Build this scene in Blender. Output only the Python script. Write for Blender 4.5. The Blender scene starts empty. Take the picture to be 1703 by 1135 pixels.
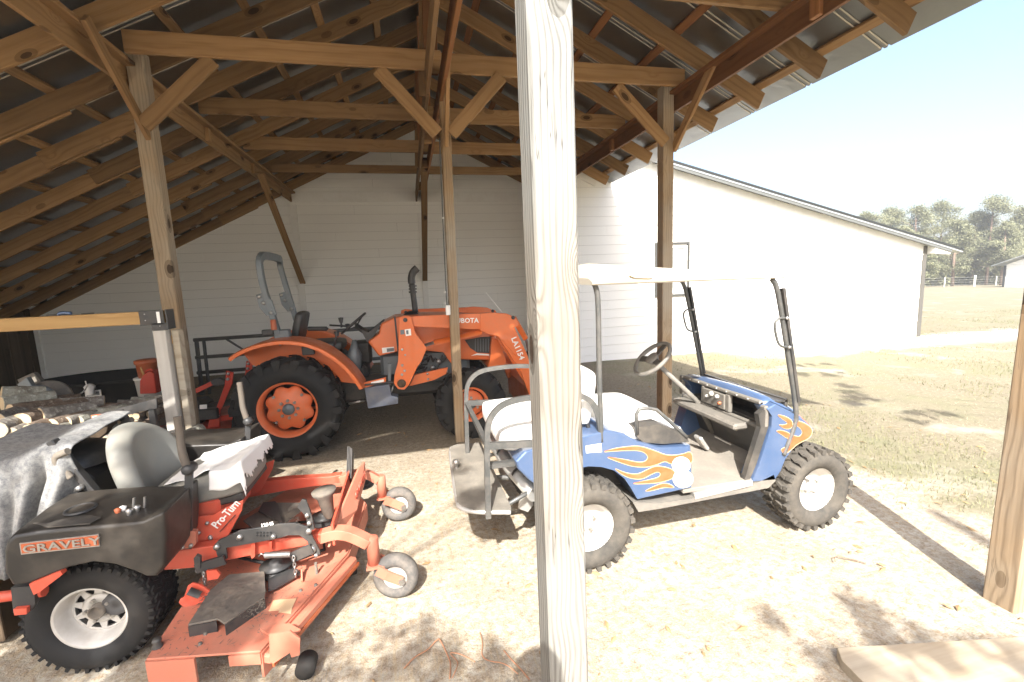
import bpy, math, random
from mathutils import Vector, Matrix, noise
R = math.radians
rnd = random.Random(7)
SC = bpy.context.scene

# ------------------------------------------------------------------ camera, sky, sun, exposure
W_, H_ = 1703.0, 1135.0
F_ = 752.1
EYE = Vector((0, 0, 1.85))
_r, _p, _y = R(-2.37699416), R(7.79160745), R(12.53239643)
_B = Matrix(((1, 0, 0), (0, 0, -1), (0, 1, 0)))
_Yw = Matrix(((math.cos(_y), -math.sin(_y), 0), (math.sin(_y), math.cos(_y), 0), (0, 0, 1)))
_P = Matrix(((1, 0, 0), (0, math.cos(_p), -math.sin(_p)), (0, math.sin(_p), math.cos(_p))))
_Rr = Matrix(((math.cos(_r), -math.sin(_r), 0), (math.sin(_r), math.cos(_r), 0), (0, 0, 1)))
CAMM = _Rr @ _P @ _B @ _Yw            # world -> (right, down, forward)

cam_d = bpy.data.cameras.new('camera')
cam = bpy.data.objects.new('camera', cam_d)
SC.collection.objects.link(cam)
SC.camera = cam
cam_d.sensor_width = 36
cam_d.lens = F_ / W_ * 36
cam_d.clip_start = 0.05
cam_d.clip_end = 2000
rt, dn, fw = CAMM[0], CAMM[1], CAMM[2]
m = Matrix(((rt.x, -dn.x, -fw.x, 0), (rt.y, -dn.y, -fw.y, 0), (rt.z, -dn.z, -fw.z, 0), (0, 0, 0, 1)))
cam.matrix_world = Matrix.Translation(EYE) @ m

SUN = Vector((-.30, -1.0, 1.0)).normalized()      # towards the sun
elev = math.asin(SUN.z)
world = bpy.data.worlds.new('World')
SC.world = world
world.use_nodes = True
wn = world.node_tree
for n in list(wn.nodes):
    wn.nodes.remove(n)
wo = wn.nodes.new('ShaderNodeOutputWorld')
wb = wn.nodes.new('ShaderNodeBackground')
ws = wn.nodes.new('ShaderNodeTexSky')
ws.sky_type = 'NISHITA'
ws.sun_disc = False
ws.sun_elevation = elev
ws.sun_rotation = math.atan2(SUN.x, SUN.y)
ws.air_density = 1.0
ws.dust_density = 4.5
ws.ozone_density = 2.0
wb.inputs[1].default_value = 0.105
wn.links.new(ws.outputs[0], wb.inputs[0])
wn.links.new(wb.outputs[0], wo.inputs[0])

sd = bpy.data.lights.new('sun', 'SUN')
sd.energy = 3.2
sd.angle = R(0.53)
sd.color = (1.0, 0.965, 0.915)
so = bpy.data.objects.new('sun', sd)
SC.collection.objects.link(so)
so.rotation_euler = SUN.to_track_quat('Z', 'Y').to_euler()
so.location = (-6, -20, 20)

SC.view_settings.view_transform = 'Standard'
SC.view_settings.look = 'None'
SC.view_settings.exposure = 2.15
SC.view_settings.gamma = 1
SC.view_settings.use_curve_mapping = False
SC.cycles.max_bounces = 8
SC.cycles.diffuse_bounces = 5


def px(x, y, axis, val):
    """point of the plane (axis = val) that the photograph shows at pixel x, y"""
    d = CAMM.transposed() @ Vector(((x - 851.5) / F_, (y - 567.5) / F_, 1))
    t = (val - EYE[axis]) / d[axis]
    return EYE + d * t

# ------------------------------------------------------------------ mesh helpers
COL = SC.collection


class G:
    def __init__(s):
        s.v = []; s.f = []; s.sm = []

    def add(s, vs, fs, smooth=False):
        o = len(s.v)
        s.v += [tuple(v) for v in vs]
        s.f += [tuple(i + o for i in f) for f in fs]
        s.sm += [smooth] * len(fs)
        return s

    def box(s, c, size, rot=None, ch=0.0):
        """box with optionally chamfered edges; rot = 3x3 matrix"""
        hx, hy, hz = size[0] / 2, size[1] / 2, size[2] / 2
        c = Vector(c)
        M = rot if rot is not None else Matrix.Identity(3)
        ch = min(ch, hx * .9, hy * .9, hz * .9)
        if ch <= 0:
            vs = [c + M @ Vector((sx * hx, sy * hy, sz * hz)) for sx in (-1, 1) for sy in (-1, 1) for sz in (-1, 1)]
            return s.add(vs, [(0, 1, 3, 2), (4, 6, 7, 5), (0, 4, 5, 1), (2, 3, 7, 6), (0, 2, 6, 4), (1, 5, 7, 3)])
        vs = []; idx = {}
        for sx in (-1, 1):
            for sy in (-1, 1):
                for sz in (-1, 1):
                    for k, p in enumerate(((hx, hy - ch, hz - ch), (hx - ch, hy, hz - ch), (hx - ch, hy - ch, hz))):
                        idx[(sx, sy, sz, k)] = len(vs)
                        vs.append(c + M @ Vector((p[0] * sx, p[1] * sy, p[2] * sz)))
        fs = []
        I = idx
        for a in (-1, 1):
            fs.append((I[(a, -1, -1, 0)], I[(a, 1, -1, 0)], I[(a, 1, 1, 0)], I[(a, -1, 1, 0)])[::a])
            fs.append((I[(-1, a, -1, 1)], I[(1, a, -1, 1)], I[(1, a, 1, 1)], I[(-1, a, 1, 1)])[::-a])
            fs.append((I[(-1, -1, a, 2)], I[(1, -1, a, 2)], I[(1, 1, a, 2)], I[(-1, 1, a, 2)])[::a])
            for b in (-1, 1):
                t = a * b
                fs.append((I[(-1, a, b, 1)], I[(1, a, b, 1)], I[(1, a, b, 2)], I[(-1, a, b, 2)])[::t])
                fs.append((I[(a, -1, b, 2)], I[(a, 1, b, 2)], I[(a, 1, b, 0)], I[(a, -1, b, 0)])[::t])
                fs.append((I[(a, b, -1, 0)], I[(a, b, 1, 0)], I[(a, b, 1, 1)], I[(a, b, -1, 1)])[::t])
                for c2 in (-1, 1):
                    fs.append((I[(a, b, c2, 0)], I[(a, b, c2, 1)], I[(a, b, c2, 2)])[::a * b * c2])
        return s.add(vs, fs)

    def bar(s, p, q, w, h, up=(0, 0, 1), ch=0.0):
        p = Vector(p); q = Vector(q)
        x = (q - p); L = x.length; x.normalize()
        z = Vector(up); z = (z - x * z.dot(x))
        if z.length < 1e-4:
            z = Vector((1, 0, 0)); z = z - x * z.dot(x)
        z.normalize(); y = z.cross(x)
        M = Matrix((x, y, z)).transposed()
        return s.box((p + q) / 2, (L, w, h), M, ch)

    def tube(s, pts, r, seg=10, caps=True, closed=False, flat=None, smooth=True):
        """swept tube through pts; r number or list; flat=(w,h,up) sweeps a rectangle instead"""
        P = [Vector(p) for p in pts]
        n = len(P)
        rr = r if isinstance(r, (list, tuple)) else [r] * n
        T = []
        for i in range(n):
            a = P[(i - 1) % n] if (closed or i > 0) else P[i]
            b = P[(i + 1) % n] if (closed or i < n - 1) else P[i]
            T.append((b - a).normalized())
        u = Vector((0, 0, 1)) if abs(T[0].z) < .9 else Vector((1, 0, 0))
        if flat: u = Vector(flat[2])
        u = (u - T[0] * u.dot(T[0])).normalized()
        rings = []
        for i in range(n):
            if i > 0:
                u = u - T[i] * u.dot(T[i])
                u.normalize()
            w = T[i].cross(u)
            if flat:
                a, b = flat[0] / 2, flat[1] / 2
                ring = [P[i] + w * x + u * y for x, y in ((-a, -b), (a, -b), (a, b), (-a, b))]
            else:
                ring = [P[i] + (u * math.cos(t) + w * math.sin(t)) * rr[i] for t in [2 * math.pi * k / seg for k in range(seg)]]
            rings.append(ring)
        k = len(rings[0])
        vs = [v for ring in rings for v in ring]
        fs = []
        for i in range(n if closed else n - 1):
            for j in range(k):
                a = i * k + j; b = i * k + (j + 1) % k
                i2 = (i + 1) % n
                c = i2 * k + (j + 1) % k; d = i2 * k + j
                fs.append((a, b, c, d))
        s.add(vs, fs, smooth and not flat)
        if caps and not closed:
            o = len(s.v) - len(vs)
            s.f.append(tuple(o + j for j in reversed(range(k)))); s.sm.append(False)
            s.f.append(tuple(o + (n - 1) * k + j for j in range(k))); s.sm.append(False)
        return s

    def lathe(s, c, axis, prof, seg=32, smooth=True, up=(0, 0, 1)):
        """prof: list of (t along axis, r)"""
        c = Vector(c); ax = Vector(axis).normalized()
        u = Vector(up); u = u - ax * u.dot(ax)
        if u.length < 1e-3:
            u = Vector((1, 0, 0)); u = u - ax * u.dot(ax)
        u.normalize(); w = ax.cross(u)
        vs = []; fs = []
        for (t, r) in prof:
            for k in range(seg):
                a = 2 * math.pi * k / seg
                vs.append(c + ax * t + (u * math.cos(a) + w * math.sin(a)) * r)
        for i in range(len(prof) - 1):
            for k in range(seg):
                fs.append((i * seg + k, (i + 1) * seg + k, (i + 1) * seg + (k + 1) % seg, i * seg + (k + 1) % seg))
        return s.add(vs, fs, smooth)

    def disc(s, c, axis, r, seg=24):
        return s.lathe(c, axis, [(0, r), (0, .0001)], seg, False)

    def cyl(s, p, q, r, seg=16, r2=None):
        p = Vector(p); q = Vector(q); L = (q - p).length
        r2 = r if r2 is None else r2
        return s.lathe(p, q - p, [(0, .0001), (0, r), (0, r), (L, r2), (L, r2), (L, .0001)], seg, False if seg < 9 else True)

    def prism(s, poly, d):
        """poly: 3-D points of a planar outline, pushed by vector d"""
        P = [Vector(p) for p in poly]; d = Vector(d); n = len(P)
        nrm = Vector((0, 0, 0))
        for i in range(n):
            nrm += P[i].cross(P[(i + 1) % n])
        if nrm.dot(d) > 0:
            P.reverse()
        vs = P + [p + d for p in P]
        fs = [tuple(range(n)), tuple(reversed(range(n, 2 * n)))]
        # keep orientation: first cap faces -d
        for i in range(n):
            j = (i + 1) % n
            fs.append((i, i + n, j + n, j))
        return s.add(vs, fs)

    def loft(s, rings, caps=True, smooth=True, close=True):
        k = len(rings[0]); vs = [Vector(v) for r_ in rings for v in r_]; fs = []
        for i in range(len(rings) - 1):
            for j in range(k if close else k - 1):
                fs.append((i * k + j, i * k + (j + 1) % k, (i + 1) * k + (j + 1) % k, (i + 1) * k + j))
        s.add(vs, fs, smooth)
        if caps:
            o = len(s.v) - len(vs)
            s.f.append(tuple(o + j for j in reversed(range(k)))); s.sm.append(False)
            s.f.append(tuple(o + (len(rings) - 1) * k + j for j in range(k))); s.sm.append(False)
        return s


def mesh_of(name, g, off=(0, 0, 0)):
    off = Vector(off)
    me = bpy.data.meshes.new(name)
    me.from_pydata([tuple(Vector(v) - off) for v in g.v], [], g.f)
    me.polygons.foreach_set('use_smooth', g.sm)
    me.update()
    return me


def obj(name, g, mat, parent=None, kind=None, bevel=0, smooth_angle=None, sub=0, solid=0, label=None, fixn=True):
    off = world_loc(parent) if parent else Vector((0, 0, 0))
    me = mesh_of(name, g, off)
    if fixn:
        import bmesh
        bm = bmesh.new(); bm.from_mesh(me)
        bmesh.ops.recalc_face_normals(bm, faces=bm.faces)
        bm.to_mesh(me); bm.free()
    me.materials.append(mat)
    o = bpy.data.objects.new(name, me)
    COL.objects.link(o)
    if parent:
        o.parent = parent
    if kind: o['kind'] = kind
    if label: o['label'] = label
    if solid:
        md = o.modifiers.new('solid', 'SOLIDIFY'); md.thickness = solid; md.offset = 0
    if bevel:
        md = o.modifiers.new('bevel', 'BEVEL'); md.width = bevel; md.segments = 2; md.limit_method = 'ANGLE'; md.angle_limit = R(35)
        for p_ in me.polygons: p_.use_smooth = True
        md2 = o.modifiers.new('wn', 'WEIGHTED_NORMAL'); md2.keep_sharp = False
    if sub:
        md = o.modifiers.new('sub', 'SUBSURF'); md.levels = sub; md.render_levels = sub
        for p_ in me.polygons: p_.use_smooth = True
    return o


LOC = {}


def world_loc(o):
    v = Vector((0, 0, 0))
    while o is not None:
        v += o.location; o = o.parent
    return v


def thing(name, label, cat, loc=(0, 0, 0), group=None):
    o = bpy.data.objects.new(name, None)
    o.empty_display_size = .1
    COL.objects.link(o)
    o.location = loc
    o['label'] = label; o['category'] = cat
    if group: o['group'] = group
    return o


def sub_empty(name, parent):
    o = bpy.data.objects.new(name, None); COL.objects.link(o); o.parent = parent
    o.empty_display_size = .05
    return o


def tag(o, label, cat, group=None):
    o['label'] = label; o['category'] = cat
    if group: o['group'] = group
    return o


_beam_cache = {}


def beam(name, p, q, w, h, mat, parent, up=(0, 0, 1), ch=.004):
    """a sawn timber: local X runs along the grain; meshes shared by size"""
    p = Vector(p); q = Vector(q)
    x = q - p; L = x.length; x.normalize()
    z = Vector(up); z = z - x * z.dot(x); z.normalize(); y = z.cross(x)
    key = (round(L, 3), w, h, mat.name, ch)
    if key not in _beam_cache:
        me = mesh_of(name, G().box((0, 0, 0), (L, w, h), None, ch))
        me.materials.append(mat)
        _beam_cache[key] = me
    o = bpy.data.objects.new(name, _beam_cache[key])
    COL.objects.link(o)
    o.parent = parent
    M = Matrix((x, y, z)).transposed().to_4x4()
    M.translation = (p + q) / 2 - (world_loc(parent) if parent else Vector((0, 0, 0)))
    o.matrix_local = M
    return o


# ------------------------------------------------------------------ materials
class NT:
    def __init__(s, name):
        s.m = bpy.data.materials.new(name); s.m.use_nodes = True
        s.t = s.m.node_tree
        s.b = s.t.nodes['Principled BSDF']

    def n(s, typ, **kw):
        nd = s.t.nodes.new(typ)
        for k, v in kw.items():
            if k.startswith('i_'):
                nd.inputs[k[2:].replace('_', ' ')].default_value = v
            else:
                setattr(nd, k, v)
        return nd

    def l(s, a, b):
        s.t.links.new(a, b)

    def coords(s, scale=(1, 1, 1), kind='Object', rnd_off=False):
        tc = s.n('ShaderNodeTexCoord')
        out = tc.outputs[kind]
        mp = s.n('ShaderNodeMapping'); mp.inputs['Scale'].default_value = scale
        if rnd_off:
            oi = s.n('ShaderNodeObjectInfo')
            mu = s.n('ShaderNodeVectorMath', operation='SCALE'); mu.inputs[0].default_value = (37, 11, 23)
            s.l(oi.outputs['Random'], mu.inputs['Scale'])
            ad = s.n('ShaderNodeVectorMath', operation='ADD')
            s.l(out, ad.inputs[0]); s.l(mu.outputs[0], ad.inputs[1]); out = ad.outputs[0]
        s.l(out, mp.inputs[0])
        return mp.outputs[0]

    def noise(s, vec, scale=5, detail=4, rough=.5, dist=0):
        nd = s.n('ShaderNodeTexNoise'); nd.inputs['Scale'].default_value = scale
        nd.inputs['Detail'].default_value = detail; nd.inputs['Roughness'].default_value = rough
        nd.inputs['Distortion'].default_value = dist
        s.l(vec, nd.inputs['Vector']); return nd.outputs['Fac']

    def ramp(s, fac, stops, interp='LINEAR'):
        nd = s.n('ShaderNodeValToRGB'); cr = nd.color_ramp; cr.interpolation = interp
        while len(cr.elements) > 1: cr.elements.remove(cr.elements[-1])
        for i, (p_, c) in enumerate(stops):
            e = cr.elements[0] if i == 0 else cr.elements.new(p_)
            e.position = p_
            e.color = (c[0], c[1], c[2], 1) if not isinstance(c, (int, float)) else (c, c, c, 1)
        s.l(fac, nd.inputs[0]); return nd.outputs['Color']

    def mix(s, fac, a, b, mode='MIX'):
        nd = s.n('ShaderNodeMix', data_type='RGBA', blend_type=mode)
        if isinstance(fac, (int, float)): nd.inputs[0].default_value = fac
        else: s.l(fac, nd.inputs[0])
        for i, c in ((6, a), (7, b)):
            if isinstance(c, (tuple, list)): nd.inputs[i].default_value = (c[0], c[1], c[2], 1)
            else: s.l(c, nd.inputs[i])
        return nd.outputs[2]

    def bump(s, h, strength=.3, dist=.01):
        nd = s.n('ShaderNodeBump'); nd.inputs['Strength'].default_value = strength; nd.inputs['Distance'].default_value = dist
        s.l(h, nd.inputs['Height']); s.l(nd.outputs[0], s.b.inputs['Normal'])

    def math(s, op, a, b=None, clamp=False):
        nd = s.n('ShaderNodeMath', operation=op, use_clamp=clamp)
        for i, v in enumerate((a, b)):
            if v is None: continue
            if isinstance(v, (int, float)): nd.inputs[i].default_value = v
            else: s.l(v, nd.inputs[i])
        return nd.outputs[0]

    def base(s, c):
        if isinstance(c, (tuple, list)): s.b.inputs['Base Color'].default_value = (c[0], c[1], c[2], 1)
        else: s.l(c, s.b.inputs['Base Color'])
        return s

    def set(s, **kw):
        for k, v in kw.items():
            k = k.replace('_', ' ')
            if isinstance(v, (int, float)): s.b.inputs[k].default_value = v
            else: s.l(v, s.b.inputs[k])
        return s


def wood(name, light, dark, ring=11, knots=True, grey=None, rough=.75, along='X', per_obj=.35, bumps=.25, grain=1.0, swirl=.09, cracks=0):
    t = NT(name)
    v = t.coords(kind='Object', rnd_off=True)
    sc = {'X': (.35, 1, 1), 'Z': (1, 1, .35), 'Y': (1, .35, 1)}[along]
    m1 = t.n('ShaderNodeMapping'); m1.inputs['Scale'].default_value = sc; t.l(v, m1.inputs[0])
    # slow bend of the rings
    n1 = t.n('ShaderNodeTexNoise'); n1.inputs['Scale'].default_value = 3.5; n1.inputs['Detail'].default_value = 2
    t.l(m1.outputs[0], n1.inputs['Vector'])
    # knots
    ks = {'X': (2.4, 5, 5), 'Z': (5, 5, 2.4), 'Y': (5, 2.4, 5)}[along]
    mk = t.n('ShaderNodeMapping'); mk.inputs['Scale'].default_value = ks; t.l(v, mk.inputs[0])
    vo = t.n('ShaderNodeTexVoronoi'); vo.inputs['Scale'].default_value = 1.15; t.l(mk.outputs[0], vo.inputs['Vector'])
    kd = vo.outputs['Distance']
    # vertical ring coordinate
    vm = t.n('ShaderNodeVectorMath', operation='SCALE'); vm.inputs['Scale'].default_value = swirl
    t.l(n1.outputs['Color'], vm.inputs[0])
    va = t.n('ShaderNodeVectorMath', operation='ADD'); t.l(m1.outputs[0], va.inputs[0]); t.l(vm.outputs[0], va.inputs[1])
    bend = t.math('MULTIPLY', t.math('POWER', t.math('SUBTRACT', 1.0, kd, True), 6.0), .16)
    sep = t.n('ShaderNodeSeparateXYZ'); t.l(va.outputs[0], sep.inputs[0])
    a_, b_ = {'X': ('Y', 'Z'), 'Z': ('X', 'Y'), 'Y': ('X', 'Z')}[along]
    rr = t.math('ADD', sep.outputs[a_], t.math('MULTIPLY', sep.outputs[b_], .8))
    rr = t.math('ADD', rr, bend)
    irs = {'X': (.6, 14, 14), 'Z': (14, 14, .6), 'Y': (14, .6, 14)}[along]
    mi = t.n('ShaderNodeMapping'); mi.inputs['Scale'].default_value = irs; t.l(v, mi.inputs[0])
    irn = t.n('ShaderNodeTexNoise'); irn.inputs['Scale'].default_value = 1; irn.inputs['Detail'].default_value = 3; t.l(mi.outputs[0], irn.inputs['Vector'])
    rr = t.math('ADD', rr, t.math('MULTIPLY', irn.outputs['Fac'], 1.6 / ring))
    wv = t.math('SINE', t.math('MULTIPLY', rr, ring * 6.283))
    wv = t.math('MULTIPLY_ADD', wv, .5)
    t.t.nodes[-1].inputs[2].default_value = .5
    wv = t.math('POWER', wv, 2.2)
    # fine fibres
    fs = {'X': (3, 90, 90), 'Z': (90, 90, 3), 'Y': (90, 3, 90)}[along]
    mf = t.n('ShaderNodeMapping'); mf.inputs['Scale'].default_value = fs; t.l(v, mf.inputs[0])
    fib = t.n('ShaderNodeTexNoise'); fib.inputs['Scale'].default_value = 1; fib.inputs['Detail'].default_value = 5; t.l(mf.outputs[0], fib.inputs['Vector'])
    blotch = t.noise(v, 1.6, 3)
    amp = t.ramp(t.noise(m1.outputs[0], 4.0, 3), [(.3, .25), (.7, 1)])
    fac = t.math('ADD', t.math('MULTIPLY', t.math('MULTIPLY', wv, amp), .50 * grain), t.math('MULTIPLY', fib.outputs['Fac'], .50))
    col = t.mix(fac, light, dark)
    col = t.mix(t.math('MULTIPLY', blotch, .45), col, tuple(c * .62 for c in dark))
    if grey:
        g1 = t.ramp(t.noise(v, .9, 4, .6), [(.35, 0), (.65, 1)])
        gcol = t.mix(fac, grey, tuple(c * .45 for c in grey))
        col = t.mix(t.math('MULTIPLY', g1, .8), col, gcol)
    if cracks:
        cs = {'X': (.9, 34, 34), 'Z': (34, 34, .9), 'Y': (34, .9, 34)}[along]
        mc = t.n('ShaderNodeMapping'); mc.inputs['Scale'].default_value = cs; t.l(v, mc.inputs[0])
        cn = t.n('ShaderNodeTexNoise'); cn.inputs['Scale'].default_value = 1; cn.inputs['Detail'].default_value = 3; t.l(mc.outputs[0], cn.inputs['Vector'])
        cf = t.ramp(t.math('ABSOLUTE', t.math('SUBTRACT', cn.outputs['Fac'], .5)), [(.0, 1), (.012, 0)])
        gate = t.ramp(t.noise(v, 3.2, 2), [(.5, 0), (.56, 1)])
        col = t.mix(t.math('MULTIPLY', t.math('MULTIPLY', cf, gate), cracks), col, (.03, .022, .015))
    # knots colour
    if knots:
        oi = t.n('ShaderNodeSeparateColor'); t.l(vo.outputs['Color'], oi.inputs[0])
        thr = t.math('MULTIPLY', t.math('GREATER_THAN', oi.outputs[0], .60), .155)
        kf = t.math('LESS_THAN', kd, thr)
        halo = t.math('LESS_THAN', kd, t.math('MULTIPLY', thr, 1.7))
        col = t.mix(t.math('MULTIPLY', halo, .5), col, tuple(c * .45 for c in dark))
        col = t.mix(t.math('MULTIPLY', kf, .85), col, (.035, .018, .008))
    # per-timber brightness
    o2 = t.n('ShaderNodeObjectInfo')
    pv = t.math('ADD', t.math('MULTIPLY', o2.outputs['Random'], per_obj * 2), 1 - per_obj)
    hs = t.n('ShaderNodeHueSaturation'); t.l(col, hs.inputs['Color']); t.l(pv, hs.inputs['Value'])
    t.base(hs.outputs[0])
    t.set(Roughness=rough)
    t.b.inputs['Specular IOR Level'].default_value = .25
    t.bump(fac, bumps, .004)
    return t.m


def paint(name, col, rough=.35, dirt=None, dirt_amt=.35, metal=0, scale=6, spec=.5, bump=0, thr=(.45, .75), coat=0):
    t = NT(name)
    v = t.coords()
    n1 = t.noise(v, scale, 6, .62)
    n2 = t.noise(v, scale * 7, 5, .6)
    c = t.mix(t.math('MULTIPLY', n2, .18), col, tuple(x * .7 for x in col))
    if dirt:
        f = t.ramp(t.math('ADD', t.math('MULTIPLY', n1, .7), t.math('MULTIPLY', n2, .3)), [(thr[0], 0), (thr[1], 1)])
        c = t.mix(t.math('MULTIPLY', f, dirt_amt), c, dirt)
        t.set(Roughness=t.math('MULTIPLY_ADD', f, .35))
        t.t.nodes[-1].inputs[2].default_value = rough
        t.l(t.t.nodes[-1].outputs[0], t.b.inputs['Roughness'])
    else:
        t.set(Roughness=rough)
    t.base(c)
    t.set(Metallic=metal)
    t.b.inputs['Specular IOR Level'].default_value = spec
    t.b.inputs['Coat Weight'].default_value = coat
    if bump: t.bump(n2, bump, .005)
    return t.m


M = {}
M['frame_wood'] = wood('sawn_pine', (.38, .235, .108), (.185, .098, .040), ring=16)
M['header_wood'] = wood('header_pine', (.29, .135, .052), (.15, .06, .02), ring=14)
M['post_wood'] = wood('treated_pine_post', (.44, .30, .165), (.20, .12, .055), ring=32, swirl=.06, cracks=.6, grey=(.42, .37, .29), per_obj=.1, bumps=.5)
M['front_post_wood'] = wood('weathered_pine_post', (.33, .305, .26), (.10, .083, .06), ring=46, swirl=.05, cracks=.9, grey=(.30, .31, .295), per_obj=.0, bumps=.9, grain=1.3)
M['new_wood'] = wood('new_lumber', (.62, .40, .17), (.40, .22, .08), ring=10, per_obj=.1)
M['white_wood'] = wood('whitewashed_post', (.62, .58, .52), (.46, .42, .36), ring=12, per_obj=.05, knots=False)
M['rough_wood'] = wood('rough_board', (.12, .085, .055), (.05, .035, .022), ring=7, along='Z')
M['plank_wood'] = wood('weathered_plank', (.52, .43, .30), (.33, .25, .16), ring=8, grey=(.48, .45, .38), per_obj=.05)

t = NT('galvanised_sheet')
v = t.coords((1, 1, 1))
n1 = t.noise(v, 2.2, 4, .6, .6); n2 = t.noise(v, 14, 4, .6)
t.base(t.mix(n1, (.36, .37, .37), (.22, .22, .215)))
t.set(Metallic=.95, Roughness=t.math('ADD', t.math('MULTIPLY', n1, .25), .22))
t.bump(n1, .12, .05)
M['metal_roof'] = t.m

t = NT('white_siding_paint')
v = t.coords((.6, 6, 6))
n1 = t.noise(v, 3, 5, .6); n2 = t.noise(t.coords((1, 1, 1)), 1.1, 4, .6)
t.base(t.mix(t.math('MULTIPLY', n2, .35), t.mix(n1, (.86, .85, .81), (.83, .82, .78)), (.74, .72, .66)))
t.set(Roughness=.5)
t.bump(t.noise(t.coords((4, 40, 40)), 2, 4), .12, .004)
M['siding'] = t.m
M['white_trim'] = paint('white_trim_paint', (.80, .79, .75), .5, (.5, .46, .38), .25)

# ------------------------------------------------------------------ ground
def gz(x, y):
    r = math.hypot(x, y)
    z = -.0235 * max(0, r - 13) if r < 140 else -.0235 * 127 - .004 * (r - 140)
    z += .012 * noise.noise(Vector((x * .9, y * .9, 3))) * min(1, max(.25, (r - 1) / 4))
    return z


def soil(name):
    t = NT(name)
    tc = t.n('ShaderNodeTexCoord'); P = tc.outputs['Object']
    sep = t.n('ShaderNodeSeparateXYZ'); t.l(P, sep.inputs[0])
    big = t.noise(P, .5, 5, .6); mid = t.noise(P, 2.3, 6, .65); fine = t.noise(P, 22, 6, .7); vf = t.noise(P, 120, 4, .7)
    # sand / straw / soil under and in front of the shed
    sand = t.mix(t.ramp(mid, [(.35, 0), (.7, 1)]), (.47, .435, .36), (.29, .25, .185))
    sand = t.mix(t.ramp(fine, [(.42, 0), (.62, 1)]), sand, (.25, .185, .12))
    sand = t.mix(t.math('MULTIPLY', t.ramp(vf, [(.45, 0), (.6, 1)]), .5), sand, (.50, .45, .37))
    # straw streaks: stretched noise
    mp = t.n('ShaderNodeMapping'); mp.inputs['Scale'].default_value = (60, 7, 20); mp.inputs['Rotation'].default_value = (0, 0, .5)
    t.l(P, mp.inputs[0])
    st = t.noise(mp.outputs[0], 1, 4, .6, 1.2)
    sand = t.mix(t.math('MULTIPLY', t.ramp(st, [(.52, 0), (.6, 1)]), .45), sand, (.46, .36, .22))
    # darker brown soil deep in the shed
    # brown soil: x<3.3 and y>4.2
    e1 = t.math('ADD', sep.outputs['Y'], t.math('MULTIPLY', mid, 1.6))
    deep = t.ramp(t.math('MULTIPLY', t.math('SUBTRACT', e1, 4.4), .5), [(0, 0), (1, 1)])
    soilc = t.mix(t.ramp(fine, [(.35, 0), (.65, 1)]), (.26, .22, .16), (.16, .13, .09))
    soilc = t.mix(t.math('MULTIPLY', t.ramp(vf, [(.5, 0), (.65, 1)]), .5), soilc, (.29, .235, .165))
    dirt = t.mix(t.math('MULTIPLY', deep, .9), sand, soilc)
    # lawn: dry grass with green patches
    dry = t.mix(t.ramp(fine, [(.35, 0), (.65, 1)]), (.25, .22, .155), (.175, .15, .10))
    green = t.mix(fine, (.165, .16, .09), (.225, .21, .14))
    gm = t.ramp(t.math('ADD', t.math('MULTIPLY', big, .5), t.math('MULTIPLY', mid, .5)), [(.47, 0), (.60, 1)])
    lawn = t.mix(gm, dry, green)
    bare = t.ramp(t.noise(P, .8, 4, .6, .5), [(.56, 0), (.66, 1)])
    lawn = t.mix(t.math('MULTIPLY', bare, .7), lawn, (.34, .31, .25))
    # lawn starts right of a wavy line running away from the photographer
    e = t.math('ADD', sep.outputs['X'], t.math('MULTIPLY', t.math('SUBTRACT', mid, .5), 1.8))
    e = t.math('SUBTRACT', e, 3.75)
    e = t.math('ADD', e, t.math('MULTIPLY', t.math('SUBTRACT', sep.outputs['Y'], 2), .04))
    lm = t.ramp(t.math('MULTIPLY', e, 1.2), [(0, 0), (.6, 1)])
    c = t.mix(lm, dirt, lawn)
    # strip of bleached sand along the barn wall
    wy = t.math('ABSOLUTE', t.math('SUBTRACT', sep.outputs['Y'], 8.5))
    wx = t.ramp(t.math('MULTIPLY', t.math('SUBTRACT', sep.outputs['X'], 6.5), .5), [(0, 0), (1, 1)])
    ws_ = t.math('MULTIPLY', t.math('SUBTRACT', 1.0, t.ramp(t.math('ADD', wy, t.math('MULTIPLY', t.math('SUBTRACT', mid, .5), 1.6)), [(.5, 0), (1, 1)])), wx)
    c = t.mix(t.math('MULTIPLY', ws_, .8), c, (.44, .41, .35))
    t.base(c)
    t.set(Roughness=.95)
    t.b.inputs['Specular IOR Level'].default_value = .1
    h = t.math('ADD', t.math('MULTIPLY', fine, 1.0), t.math('MULTIPLY', vf, .35))
    t.bump(h, .8, .02)
    return t.m


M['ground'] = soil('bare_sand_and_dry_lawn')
g = G()
# polar-ish graded grid so that near ground is dense
xs = sorted(set([round(-9 + .16 * i, 3) for i in range(150)] + [-9 - 1.5 ** i for i in range(0, 17)] + [15 + 1.45 ** i for i in range(0, 19)]))
ys = sorted(set([round(-3 + .16 * i, 3) for i in range(90)] + [-3 - 1.5 ** i for i in range(0, 16)] + [11.5 + 1.42 ** i for i in range(0, 20)]))
vs = []
for y in ys:
    for x in xs:
        z = gz(x, y) if math.hypot(x, y) < 400 else -.0235 * 127 - .004 * 260
        # wheel ruts in the sand and tracks beside the tractor
        if -3 < x < 3.2 and 0 < y < 8:
            z += .010 * noise.noise(Vector((x * 3, y * 3, 0)))
        vs.append((x, y, z))
nx = len(xs)
fs = [(j * nx + i, j * nx + i + 1, (j + 1) * nx + i + 1, (j + 1) * nx + i) for j in range(len(ys) - 1) for i in range(nx - 1)]
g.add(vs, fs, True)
obj('ground', g, M['ground'], kind='structure', fixn=False)

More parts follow.
